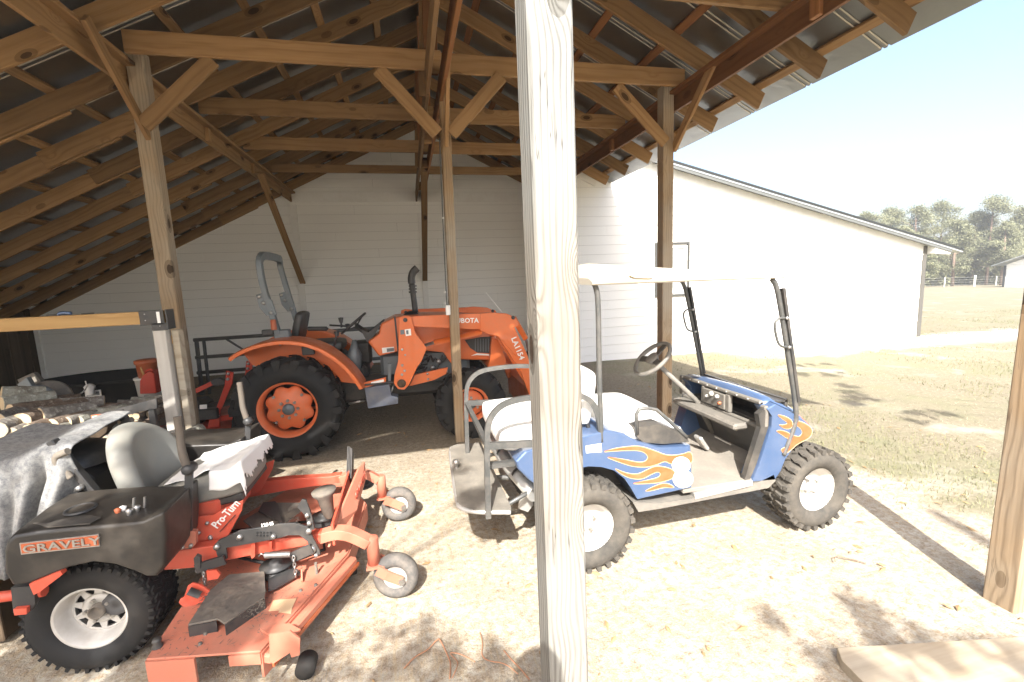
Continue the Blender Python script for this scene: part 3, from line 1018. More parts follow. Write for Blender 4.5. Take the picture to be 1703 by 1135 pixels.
# ------------------------------------------------------------------ shared vehicle materials
M['rubber'] = paint('tyre_rubber', (.016, .016, .016), .7, (.16, .13, .10), .18, scale=3, spec=.3, bump=.25)
M['rubber_dusty'] = paint('dusty_tyre_rubber', (.050, .048, .044), .85, (.22, .19, .15), .5, scale=4, spec=.2, bump=.3, thr=(.35, .7))
M['rubber_grey'] = paint('grey_caster_rubber', (.10, .095, .09), .85, (.4, .34, .27), .5, scale=8, spec=.2, bump=.2)
M['black_metal'] = paint('black_painted_steel', (.035, .035, .035), .45, (.20, .16, .12), .35, scale=5)
M['black_plastic'] = paint('black_moulded_plastic', (.045, .043, .040), .42, (.24, .20, .15), .40, scale=4, bump=.1)
M['grey_metal'] = paint('grey_painted_tube', (.085, .087, .083), .42, (.32, .27, .22), .35, scale=9, metal=.25)
M['steel'] = paint('bare_steel', (.45, .44, .42), .35, (.3, .25, .2), .4, metal=.9)
M['white_vinyl'] = paint('white_vinyl_seat', (.80, .79, .75), .45, (.55, .50, .42), .25, scale=3)
M['cream_plastic'] = paint('cream_canopy_plastic', (.50, .46, .38), .4, (.6, .54, .42), .3, scale=2)
M['beige_plastic'] = paint('dusty_beige_plastic', (.15, .14, .122), .6, (.34, .30, .24), .5, scale=6, bump=.15)
M['floor_mat'] = paint('dusty_floor_mat', (.21, .19, .16), .9, (.36, .31, .25), .6, scale=5, bump=.4)
M['blue'] = paint('metallic_blue_paint', (.075, .125, .235), .28, (.3, .28, .26), .18, scale=4, metal=.25, coat=.6)
M['flame'] = paint('flame_orange_decal', (.43, .10, .035), .35, (.7, .5, .3), .15)
M['flame_edge'] = paint('flame_outline_decal', (.56, .40, .24), .4)
M['decal_white'] = paint('white_sticker', (.85, .83, .78), .5)
M['rim_white'] = paint('dusty_white_wheel', (.52, .50, .46), .4, (.5, .43, .34), .35, scale=7)
M['silver'] = paint('brushed_step_strip', (.55, .54, .51), .35, (.45, .4, .33), .4, metal=.6)


def tyre_profile(r_in, r_out, w, crown=.3):
    """closed section (t across, r) of a tyre of width w"""
    h = w / 2
    return [(-h * .62, r_in), (-h * .80, r_in + .004), (-h * .98, r_in + (r_out - r_in) * .45), (-h * .93, r_out - (r_out - r_in) * .22), (-h * .80, r_out - .012),
            (-h * .4, r_out), (h * .4, r_out), (h * .80, r_out - .012), (h * .93, r_out - (r_out - r_in) * .22), (h * .98, r_in + (r_out - r_in) * .45), (h * .80, r_in + .004), (h * .62, r_in)]


def lug(g, c, axis, ang, t0, t1, r, h, wid, skew, up=(0, 0, 1)):
    """raised tread bar between t0 and t1 across the tyre, skewed by angle"""
    c = Vector(c); ax = Vector(axis).normalized()
    u = Vector(up) - ax * Vector(up).dot(ax); u.normalize(); w = ax.cross(u)
    def P(t, a, rr): return c + ax * t + (u * math.cos(a) + w * math.sin(a)) * rr
    a0 = ang; a1 = ang + skew; hw = wid / r / 2
    vs = []
    for (t, a, rb) in ((t0, a0, r), (t1, a1, r)):
        for da, dr in ((-hw, -.012), (hw, -.012), (hw * .7, h), (-hw * .7, h)):
            vs.append(P(t, a + da, rb + dr))
    g.add(vs, [(0, 1, 2, 3), (7, 6, 5, 4), (0, 4, 5, 1), (1, 5, 6, 2), (2, 6, 7, 3), (3, 7, 4, 0)])


# ------------------------------------------------------------------ golf cart
CY0, CY1 = 2.50, 3.52        # near and far sides
cart = thing('golf_cart', 'blue golf cart with orange flame decals, cream canopy and white seats in the sun', 'golf cart', (1.8, 3.0, 0))
BK, GM = M['black_plastic'], M['grey_metal']


def cart_wheel(x, y, s, r=.30, w=.24, turn=0.0):
    wh = sub_empty('wheel', cart)
    ax = Vector((math.sin(turn), -math.cos(turn), 0)) * s      # pointing outwards
    c = Vector((x, y, r - .005))
    g = G(); g.lathe(c, ax, tyre_profile(.155, r - .018, w), 40)
    n = 26
    for k in range(n):
        a = 2 * math.pi * k / n
        for sd in (-1, 1):
            aa = a + (math.pi / n if sd > 0 else 0)
            lug(g, c, ax, aa, sd * w * .10, sd * w * .30, r - .020, .019, .030, .06)
            lug(g, c, ax, aa + .05, sd * w * .33, sd * w * .47, r - .026, .020, .036, .0)
            if sd > 0 or True:
                lug(g, c, ax, aa + math.pi / n * .9, sd * w * .02, sd * w * .12, r - .020, .017, .022, -.05)
    obj('tyre', g, M['rubber_dusty'], wh)
    h = w / 2
    g = G(); g.lathe(c, ax, [(-h * .7, .150), (-h * .7, .162), (-h * .6, .150), (h * .1, .135), (h * .5, .150), (h * .72, .166), (h * .72, .158), (h * .45, .140), (h * .02, .120), (h * .02, .06), (h * .18, .05), (h * .18, .001)], 36)
    obj('rim', g, M['rim_white'], wh)
    u = Vector((0, 0, 1)); v_ = ax.cross(u)
    for k in range(4):
        a = k * math.pi / 2 + .5
        p = c + (u * math.cos(a) + v_ * math.sin(a)) * .055 + ax * h * .15
        obj('lug_nut', G().cyl(p, p + ax * .025, .011, 8), M['steel'], wh)


cart_wheel(2.70, CY0 + .06, 1, turn=.03); cart_wheel(1.00, CY0 + .06, 1)
cart_wheel(2.70, CY1 - .06, -1); cart_wheel(1.00, CY1 - .06, -1)


def side(pts, y): return [px(a, b, 1, y) for a, b in pts]


# rocker and floor
rock = side([(1062, 852), (1052, 835), (1090, 838), (1150, 830), (1242, 812), (1287, 790), (1290, 800), (1278, 812), (1100, 846)], CY0)
obj('rocker_panel', G().prism(rock, (0, CY1 - CY0, 0)), M['beige_plastic'], cart)
obj('floor', G().box((2.03, 3.01, .415), (.72, CY1 - CY0 - .02, .03), ch=.005), M['floor_mat'], cart)
strip = side([(1155, 822), (1252, 800), (1252, 808), (1156, 831)], CY0 - .006)
obj('step_strip', G().prism(strip, (0, .05, 0)), M['silver'], cart)
# rear body side panels with wheel arch
arch = [(1150, 742), (1152, 760), (1152, 812), (1070, 830), (1062, 832), (1050, 812), (1040, 797), (1022, 783), (1000, 777), (978, 776), (960, 780), (945, 790), (925, 812), (905, 818), (880, 800), (862, 782), (857, 768), (872, 752), (900, 745), (960, 742), (966, 728), (1010, 716), (1040, 722), (1062, 735), (1100, 745)]
bp = side(arch, CY0)
# a rounded side skin: near face slightly inset at the border
def skin(name, pts, y, s, mat, parent, inset=.03, depth=.30):
    c = Vector((0, 0, 0))
    for p in pts: c += p
    c /= len(pts)
    r0 = [Vector((p.x, y + s * depth, p.z)) for p in pts]
    r1 = [Vector((p.x, y + s * .022, p.z)) for p in pts]
    r2 = [Vector((p.x + (c.x - p.x) * inset * .35, y + s * .006, p.z + (c.z - p.z) * inset * .35)) for p in pts]
    r3 = [Vector((p.x + (c.x - p.x) * inset, y, p.z + (c.z - p.z) * inset)) for p in pts]
    g = G(); g.loft([r0, r1, r2, r3], caps=True, smooth=False)
    return obj(name, g, mat, parent)
skin('rear_body_panel', bp, CY0, 1, M['blue'], cart)
bpf = [Vector((p.x, CY1, p.z)) for p in bp]
skin('rear_body_panel', bpf, CY1, -1, M['blue'], cart)
# inner tub between the side panels
obj('rear_tub', G().box((1.16, 3.01, .56), (1.0, .50, .36), ch=.03), M['black_plastic'], cart)
obj('seat_base', G().box((1.32, 3.01, .71), (.72, .94, .09), ch=.03), M['blue'], cart)
obj('axle', G().cyl((1.0, 2.6, .29), (1.0, 3.42, .29), .045, 12), M['black_metal'], cart)
obj('front_axle', G().cyl((2.7, 2.6, .29), (2.7, 3.42, .29), .03, 12), M['black_metal'], cart)
obj('motor', G().lathe((.93, 3.05, .30), (0, 1, 0), [(-.1, .001), (-.1, .09), (.1, .09), (.1, .001)], 20), M['black_metal'], cart)

# flames on the rear panel: cream outline, orange fill 1.5 mm proud of it
F1 = [(1000, 752), (1020, 747), (1041, 744), (1063, 742), (1088, 750), (1110, 759), (1134, 757), (1151, 750), (1152, 775), (1116, 772), (1106, 766), (1092, 773), (1074, 777), (1054, 776), (1037, 771), (1002, 758), (1040, 765), (1060, 770), (1073, 769), (1079, 762), (1075, 754), (1064, 749), (1040, 749), (1020, 750)]
F2 = [(1020, 778), (1041, 788), (1061, 790), (1077, 782), (1090, 776), (1105, 777), (1122, 783), (1122, 794), (1107, 800), (1087, 804), (1044, 805), (1080, 799), (1096, 795), (1100, 788), (1094, 784), (1082, 789), (1068, 797), (1050, 796), (1034, 789)]
F3 = [(1070, 818), (1094, 807), (1107, 804), (1118, 808), (1122, 812), (1103, 810), (1085, 816)]


def grow(pts, d):
    n = len(pts); out = []
    ar = sum(pts[i][0] * pts[(i + 1) % n][1] - pts[(i + 1) % n][0] * pts[i][1] for i in range(n))
    s = 1 if ar > 0 else -1
    for i in range(n):
        a, b, c = Vector(pts[i - 1]), Vector(pts[i]), Vector(pts[(i + 1) % n])
        e1 = (b - a).normalized(); e2 = (c - b).normalized()
        nn = (Vector((e1.y, -e1.x)) + Vector((e2.y, -e2.x)))
        if nn.length < .2: nn = Vector((e1.y, -e1.x))
        nn.normalize()
        out.append((b.x + nn.x * d * s, b.y + nn.y * d * s))
    return out


def smooth_poly(pts, it=2):
    for _ in range(it):
        q = []
        n = len(pts)
        for i in range(n):
            a, b = pts[i], pts[(i + 1) % n]
            q += [(a[0] * .75 + b[0] * .25, a[1] * .75 + b[1] * .25), (a[0] * .25 + b[0] * .75, a[1] * .25 + b[1] * .75)]
        pts = q
    return pts


def decal(name, pts, y, mat, parent, lift, d=.0015, it=2):
    pts = smooth_poly(pts, it) if it else pts
    g = G(); P = side(pts, y - lift)
    g.prism(P, (0, d, 0))
    me = obj(name, g, mat, parent)
    # big concave faces need proper triangles
    import bmesh
    bm = bmesh.new(); bm.from_mesh(me.data)
    bmesh.ops.triangulate(bm, faces=[f for f in bm.faces if len(f.verts) > 4], ngon_method='EAR_CLIP')
    bm.to_mesh(me.data); bm.free()
    return me


for f in (F1, F2, F3):
    decal('flame_decal', grow(f, 1.2), CY0, M['flame_edge'], cart, .002)
    decal('flame_decal', f, CY0, M['flame'], cart, .0045)
ov = [(1133 + 15.5 * math.cos(a), 774 + 14 * math.sin(a)) for a in [2 * math.pi * k / 24 for k in range(24)]]
decal('round_sticker', ov, CY0, M['decal_white'], cart, .008, it=0)
ov = [(1136 + 17 * math.cos(a), 797 + 15 * math.sin(a)) for a in [2 * math.pi * k / 24 for k in range(24)]]
decal('round_sticker', ov, CY0, M['decal_white'], cart, .0075, it=0)
decal('number_sticker', [(974, 742), (1000, 738), (1001, 752), (975, 754)], CY0, M['decal_white'], cart, .003, it=0)

# front cowl: blue shell with curved section, traced side outline
cowl = [(1250, 803), (1262, 775), (1274, 738), (1283, 710), (1284, 692), (1276, 680), (1290, 672), (1318, 686), (1340, 700), (1354, 713), (1350, 728), (1330, 735), (1318, 748), (1306, 765), (1298, 785), (1288, 800)]
cs = side(cowl, CY0)
skin('front_cowl_side', cs, CY0, 1, M['blue'], cart, depth=.12)
skin('front_cowl_side', [Vector((p.x, CY1, p.z)) for p in cs], CY1, -1, M['blue'], cart, depth=.12)
# hood skin lofted over the width, bulging forward
topo = side([(1276, 680), (1290, 670), (1318, 683), (1340, 698), (1354, 713), (1350, 728), (1330, 736), (1318, 750), (1306, 768)], CY0)
rings = []
for k in range(13):
    f = k / 12; y = CY0 + .05 + (CY1 - CY0 - .10) * f; b = math.sin(math.pi * f) ** .6
    rings.append([Vector((p.x + (.10 if i > 1 else .0) * b, y, p.z + .025 * b * (1 if i < 5 else .3))) for i, p in enumerate(topo)])
g = G(); g.loft(rings, caps=False, close=False)
obj('front_hood', g, M['blue'], cart, solid=.012)
# flames on the cowl
C1 = [(1352, 714), (1338, 704), (1326, 700), (1322, 706), (1332, 712), (1336, 720), (1330, 728), (1318, 724), (1308, 728), (1316, 736), (1308, 744), (1298, 748), (1305, 756), (1316, 748), (1326, 738), (1348, 728)]
C2 = [(1318, 700), (1304, 692), (1292, 690), (1302, 697), (1312, 704), (1304, 708), (1294, 706), (1306, 714), (1318, 712)]
C3 = [(1316, 722), (1300, 716), (1290, 717), (1301, 723), (1310, 730)]
for f in (C1, C2, C3):
    decal('flame_decal', grow(f, 1.1), CY0, M['flame_edge'], cart, .002)
    decal('flame_decal', f, CY0, M['flame'], cart, .0045)
# orange nose
g = G()
nose = [[Vector((px(x_, y_, 1, CY0).x + .09 * math.sin(math.pi * k / 8) ** .6 + .012, CY0 + .06 + .9 * k / 8, px(x_, y_, 1, CY0).z + .01)) for (x_, y_) in ((1338, 698), (1354, 712), (1350, 729), (1338, 733))] for k in range(9)]
g.loft(nose, caps=False, close=False)
obj('nose_panel', g, M['flame'], cart, solid=.006)

# dashboard: an upright panel across the cart with three pockets
DX = 2.30
db = M['beige_plastic']
dz0, dz1 = .80, .965
def dash_z(y): return 1.0 - .0 * y
for (y0, y1, z0, z1) in ((2.51, 2.56, .78, .93), (2.56, 3.46, .925, .955), (2.56, 3.46, .755, .785), (3.46, 3.51, .78, .95), (2.86, 2.91, .785, .925), (3.16, 3.20, .785, .925)):
    obj('dash_frame', G().box((DX, (y0 + y1) / 2, (z0 + z1) / 2), (.034, y1 - y0, z1 - z0), ch=.008), db, cart)
obj('dash_pocket', G().box((DX + .20, 3.01, .85), (.02, .9, .20)), BK, cart)
obj('dash_pocket_floor', G().box((DX + .12, 3.01, .79), (.18, .9, .012)), BK, cart)
obj('dash_pocket_roof', G().box((DX + .10, 3.01, .935), (.22, .9, .012)), BK, cart)
obj('dash_panel', G().box((DX - .01, 3.035, .855), (.03, .26, .12), ch=.006), db, cart)
obj('dash_shelf', G().box((DX - .07, 3.05, .745), (.12, .78, .05), ch=.015), db, cart)
for k in range(9):
    obj('dash_screw', G().lathe((DX - .018, 2.56 + k * .112, .942), (-1, 0, 0), [(0, .008), (.006, .006), (.006, .0005)], 10), M['steel'], cart)
# things clipped on the dash panel: key switch, gauge, knobs
for k, (yy, zz, rr) in enumerate(((2.98, .885, .016), (3.05, .89, .02), (3.10, .86, .012), (2.95, .84, .012))):
    obj('dash_knob', G().lathe((DX - .026, yy, zz), (-1, 0, 0), [(0, rr), (.02, rr * .8), (.02, .0005)], 12), M['rim_white'] if k != 3 else M['flame'], cart)
# black lower dash, floorboard riser
obj('lower_dash', G().prism([(DX + .03, CY0 + .03, .75), (DX + .14, CY0 + .03, .44), (DX + .17, CY0 + .03, .44), (DX + .08, CY0 + .03, .80)], (0, CY1 - CY0 - .06, 0)), BK, cart)
obj('inner_side_liner', G().prism([Vector((p.x - .012, CY0 + .012, p.z)) for p in side([(1250, 803), (1262, 775), (1274, 738), (1283, 710), (1284, 692), (1276, 682), (1266, 690), (1270, 712), (1262, 738), (1250, 775), (1243, 800)], CY0)], (0, .04, 0)), BK, cart)
obj('front_floor_ramp', G().prism([(2.30, 2.54, .42), (2.46, 2.54, .50), (2.46, 2.54, .48), (2.30, 2.54, .40)], (0, .94, 0)), M['floor_mat'], cart)
obj('pedal', G().box((2.19, 3.05, .50), (.03, .09, .13), Matrix.Rotation(-.6, 3, 'Y'), ch=.008), M['silver'], cart)
obj('pedal', G().box((2.14, 3.27, .52), (.03, .09, .13), Matrix.Rotation(-.6, 3, 'Y'), ch=.008), M['silver'], cart)

# steering wheel and column
sc_ = px(1085, 597, 1, 3.22)
colb = Vector((DX - .05, 3.22, .80))
ax = (sc_ - colb).normalized()
ax = (ax + Vector((-.15, 0, .25))).normalized()
st = sub_empty('steering_wheel', cart)
u = Vector((0, 1, 0)) - ax * ax.y; u.normalize(); w = ax.cross(u)
obj('wheel_rim', G().tube([sc_ + (u * math.cos(a) + w * math.sin(a)) * .165 for a in [2 * math.pi * k / 28 for k in range(28)]], .0165, 10, closed=True), M['beige_plastic'], st)
g = G()
for a in (0.2, 2.94, 4.71):
    g.bar(sc_ + (u * math.cos(a) + w * math.sin(a)) * .155 + ax * 0, sc_ - ax * .01, .05, .012, ax)
obj('wheel_spoke', g, M['black_plastic'], st)
obj('wheel_hub', G().lathe(sc_, ax, [(-.03, .04), (.015, .055), (.02, .045), (.022, .001)], 20), M['beige_plastic'], st)
obj('steering_column', G().tube([sc_ - ax * .02, colb, Vector((2.42, 3.22, .5))], .02, 10), M['beige_plastic'], cart)

# seats
def cushion(name, c, size, mat, parent, rot=None, lvl=2):
    g = G(); c = Vector(c); M3 = rot or Matrix.Identity(3)
    nx_, ny_ = 9, 9
    hx, hy, hz = [s / 2 for s in size]
    def P(u_, v_, top):
        # super-ellipse outline
        rx = abs(u_) ** 1; k = (abs(u_) ** 6 + abs(v_) ** 6) ** (1 / 6)
        m_ = max(abs(u_), abs(v_)); s_ = (m_ / k) if k > 0 else 1
        uu, vv = u_ * s_, v_ * s_
        edge = max(0, 1 - m_ ** 6)
        return c + M3 @ Vector((uu * hx, vv * hy, (hz * (.45 + .55 * edge)) if top else -hz))
    vs = []; fs = []
    for top in (1, 0):
        for i in range(nx_):
            for j in range(ny_):
                vs.append(P(math.sin((i / (nx_ - 1) * 2 - 1) * 1.5708), math.sin((j / (ny_ - 1) * 2 - 1) * 1.5708), top))
    n = nx_ * ny_
    for i in range(nx_ - 1):
        for j in range(ny_ - 1):
            a = i * ny_ + j
            fs.append((a, a + ny_, a + ny_ + 1, a + 1)); fs.append((n + a, n + a + 1, n + a + ny_ + 1, n + a + ny_))
    ring = [i * ny_ for i in range(nx_)] + [(nx_ - 1) * ny_ + j for j in range(1, ny_)] + [i * ny_ + ny_ - 1 for i in range(nx_ - 2, -1, -1)] + [j for j in range(ny_ - 2, 0, -1)]
    for k in range(len(ring)):
        a, b = ring[k], ring[(k + 1) % len(ring)]
        fs.append((a, b, n + b, n + a))
    g.add(vs, fs, True)
    o = obj(name, g, mat, parent, sub=1)
    return o


WV = M['white_vinyl']
RY_ = lambda a: Matrix.Rotation(a, 3, 'Y')
cushion('seat_cushion', (1.44, 3.02, .835), (.50, .92, .13), WV, cart)
for yy in (2.79, 3.25):
    cushion('backrest', (1.06, yy, 1.08), (.36, .42, .09), WV, cart, RY_(R(100)))
obj('backrest_frame', G().tube([(1.10, 2.62, .72), (.985, 2.62, 1.20), (.985, 3.42, 1.20), (1.10, 3.42, .72)], .014, 8), M['black_metal'], cart)
# rear-facing seat
cushion('rear_seat_cushion', (.72, 3.04, .865), (.48, .92, .13), WV, cart, RY_(R(0)))
for yy in (3.02,):
    cushion('rear_backrest', (.955, yy, 1.04), (.32, .80, .08), WV, cart, RY_(R(-84)))
obj('rear_seat_frame', G().bar((.38, 2.60, .73), (.84, 2.60, .73), .04, .03), GM, cart)
# hip restraint at the near end of the front seat
hr = sub_empty('hip_restraint', cart)
obj('restraint_tray', G().prism(side([(1057, 712), (1100, 706), (1140, 722), (1146, 735), (1105, 739), (1070, 736), (1060, 728)], CY0 + .03), (0, .14, 0)), BK, hr)
obj('restraint_loop', G().tube(side([(1060, 722), (1058, 690), (1063, 681), (1078, 679), (1092, 682), (1110, 698), (1130, 716), (1143, 728)], CY0 + .03), .012, 8), M['grey_metal'], hr)
# long grab rail beside the seats (near) and its far twin
def hoop(y, pts):
    P = side(pts, y)
    return obj('grab_rail', G().tube(smooth_path(P), 0, flat=(.032, .026, (0, 1, 0))), GM, cart)


def smooth_path(P, it=2):
    for _ in range(it):
        Q = [P[0]]
        for a, b in zip(P[:-1], P[1:]):
            Q += [a.lerp(b, .25), a.lerp(b, .75)]
        Q.append(P[-1]); P = Q
    return P


nearp = [(812, 862), (809, 735), (812, 700), (828, 678), (850, 667), (885, 661), (920, 657), (955, 657), (978, 662), (991, 678), (997, 700), (1000, 737)]
hoop(CY0 + .02, nearp)
P = side(nearp, CY0 + .02)
obj('grab_rail', G().tube(smooth_path([Vector((p.x, CY1 - .02, p.z)) for p in P]), 0, flat=(.032, .026, (0, 1, 0))), GM, cart)
obj('rail_crossbar', G().bar(px(811, 742, 1, CY0 + .02), px(964, 733, 1, CY0 + .02), .028, .04), GM, cart)
pc = px(811, 742, 1, CY0 + .02); pd = px(964, 733, 1, CY0 + .02)
obj('rail_crossbar', G().bar((pc.x, CY1 - .02, pc.z), (pd.x, CY1 - .02, pd.z), .028, .04), GM, cart)
obj('rail_crossbar', G().bar((pc.x, CY0 + .02, pc.z), (pc.x, CY1 - .02, pc.z), .03, .03), GM, cart)
M['footboard'] = paint('worn_footboard_metal', (.17, .155, .13), .6, (.36, .32, .26), .6, scale=6, bump=.3)
# rear footboard
fb = [px(a, b, 2, .45) for a, b in ((748, 752), (752, 747), (762, 744), (800, 741), (851, 851), (850, 856), (790, 856), (768, 850), (760, 842))]
obj('footboard', G().prism(fb, (0, 0, .028)), M['footboard'], cart, bevel=.004)
obj('footboard_rim', G().tube([p + Vector((0, 0, .014)) for p in smooth_path(fb[5:] + fb[:3])], .014, 8), M['silver'], cart)
bl = px(759, 778, 2, .48)
obj('tow_ball', G().lathe(bl, (0, 0, 1), [(0, .018), (.02, .014), (.03, .024), (.045, .027), (.06, .02), (.066, .001)], 16), M['steel'], cart)
obj('footboard_strut', G().tube([(.50, 2.60, .46), (.80, 2.75, .50)], .014, 8), GM, cart)
obj('footboard_strut', G().tube([(.50, 3.45, .46), (.80, 3.30, .50)], .014, 8), GM, cart)
obj('footboard_strut', G().tube([(.50, 3.02, .46), (.86, 3.02, .40)], .018, 8), GM, cart)
# grey bumper tube under the rear seat, with black straps
obj('rear_bumper', G().tube([(.55, 3.42, .62), (.62, 3.0, .52), (.70, 2.66, .47)], .05, 14), M['silver'], cart)
for f in (.35, .7):
    c = Vector((.55, 3.42, .62)).lerp(Vector((.70, 2.66, .47)), f)
    obj('strap', G().lathe(c, (.15, -.76, -.15), [(-.012, .056), (.012, .056)], 14), M['black_metal'], cart)
obj('hitch_plate', G().prism(side([(868, 822), (885, 826), (887, 840), (878, 852), (862, 846)], CY0 + .25), (0, .02, 0)), M['silver'], cart)
# canopy and its posts
can = sub_empty('canopy', cart)
x0c, x1c = px(983, 478, 1, CY0 - .02).x, px(1303, 466, 1, CY0 - .02).x
rings = []
for k in range(15):
    f = k / 14; x = x0c + (x1c - x0c) * f
    top = 1.925 - .115 * f + .0 * f; bot = 1.795 - .012 * f
    if f < .1: top = bot + (top - bot) * (.35 + 6.5 * f)
    if f > .93: top -= (f - .93) * .35
    cr = .03
    y0, y1 = CY0 - .03, CY1 + .03
    rings.append([Vector((x, y0, bot)), Vector((x, y0 - .012, bot + .015)), Vector((x, y0, bot + (top - bot) * .55)), Vector((x, y0 + .05, bot + (top - bot) * .9)), Vector((x, y0 + .2, top)), Vector((x, (y0 + y1) / 2, top + cr)),
                  Vector((x, y1 - .2, top)), Vector((x, y1 - .05, bot + (top - bot) * .9)), Vector((x, y1, bot + (top - bot) * .55)), Vector((x, y1 + .012, bot + .015)), Vector((x, y1, bot)), Vector((x, (y0 + y1) / 2, bot + .012))])
g = G(); g.loft(rings)
obj('canopy_shell', g, M['cream_plastic'], can)
hs = [(1048, 459), (1056, 456), (1080, 456), (1087, 461), (1080, 463), (1056, 462)]
obj('canopy_handle', G().prism(side(hs, CY0 - .052), (0, .02, 0)), paint('canopy_handle_recess', (.62, .50, .34), .6), can)
def cpost(pts, y, r=.0165):
    return obj('canopy_post', G().tube(smooth_path(side(pts, y), 2), r, 10), GM, cart)
cpost([(984, 469), (991, 476), (995, 500), (996, 600), (1000, 735)], CY0 + .015)
cpost([(1284, 465), (1291, 474), (1298, 510), (1312, 600), (1326, 690), (1319, 715), (1303, 757)], CY0 + .0)
fr = side([(1284, 465), (1291, 474), (1298, 510), (1312, 600), (1326, 690), (1319, 715), (1303, 757)], CY0)
obj('canopy_post', G().tube(smooth_path([Vector((p.x, CY1 - .01, p.z)) for p in fr], 2), .0165, 10), GM, cart)
rr_ = side([(984, 469), (991, 476), (995, 500), (996, 600), (1000, 735)], CY0)
obj('canopy_post', G().tube(smooth_path([Vector((p.x, CY1 - .01, p.z)) for p in rr_], 2), .0165, 10), GM, cart)
# windscreen channels and grab handles on the front posts
for y, dx in ((CY0 - .018, 0), (CY1 - .03, 0)):
    A = side([(1297, 480), (1322, 668)], CY0)
    obj('windscreen_channel', G().bar((A[0].x + .014, y + .01, A[0].z), (A[1].x + .014, y + .01, A[1].z), .02, .03, (0, 1, 0)), M['black_metal'], cart)
    H = side([(1303, 529), (1292, 529), (1285, 536), (1285, 548), (1290, 570), (1296, 576), (1307, 577)], CY0)
    obj('grab_handle', G().tube(smooth_path([Vector((p.x, y, p.z)) for p in H], 1), .0085, 8), M['grey_metal'], cart)
    for q in (H[0], H[-1]):
        obj('bolt', G().lathe((q.x, y - .01, q.z), (0, -1, 0), [(0, .012), (.01, .01), (.01, .0005)], 8), M['steel'], cart)

# ------------------------------------------------------------------ tractor with front loader
OR = M['orange'] = paint('tractor_orange_paint', (.72, .155, .035), .32, (.40, .22, .12), .28, scale=5, coat=.3)
M['orange_wheel'] = paint('orange_wheel_paint', (.70, .16, .05), .45, (.42, .27, .17), .45, scale=8)
M['red'] = paint('red_implement_paint', (.52, .045, .022), .4, (.25, .12, .08), .3)
M['slate'] = paint('slate_grey_rops_paint', (.135, .155, .165), .4, (.3, .28, .25), .3, metal=.2)
M['tool_blue'] = paint('blue_grey_toolbox', (.10, .115, .15), .45, (.3, .26, .2), .35)
BM = M['black_metal']
tr = thing('tractor', 'orange loader tractor parked along the white wall inside the shed', 'tractor', (-.4, 5.9, 0))
TN, TF = 5.10, 6.62


def text(name, s, pos, size, xd, zd, mat, parent, depth=.003, sx=1.0, shear=0, align='LEFT'):
    cu = bpy.data.curves.new(name, 'FONT'); cu.body = s; cu.size = size; cu.extrude = depth / 2; cu.shear = shear; cu.align_x = align
    cu.offset = size * .02
    cu.resolution_u = 2
    o = bpy.data.objects.new(name, cu); COL.objects.link(o)
    dg = bpy.context.evaluated_depsgraph_get()
    me = bpy.data.meshes.new_from_object(o.evaluated_get(dg))
    bpy.data.objects.remove(o)
    me.materials.clear(); me.materials.append(mat)
    o = bpy.data.objects.new(name, me); COL.objects.link(o); o.parent = parent
    x = Vector(xd).normalized(); z = Vector(zd); z = (z - x * z.dot(x)).normalized(); n = x.cross(z)
    M4 = Matrix((x * sx, z, n)).transposed().to_4x4(); M4.translation = Vector(pos) - world_loc(parent)
    o.matrix_local = M4
    return o


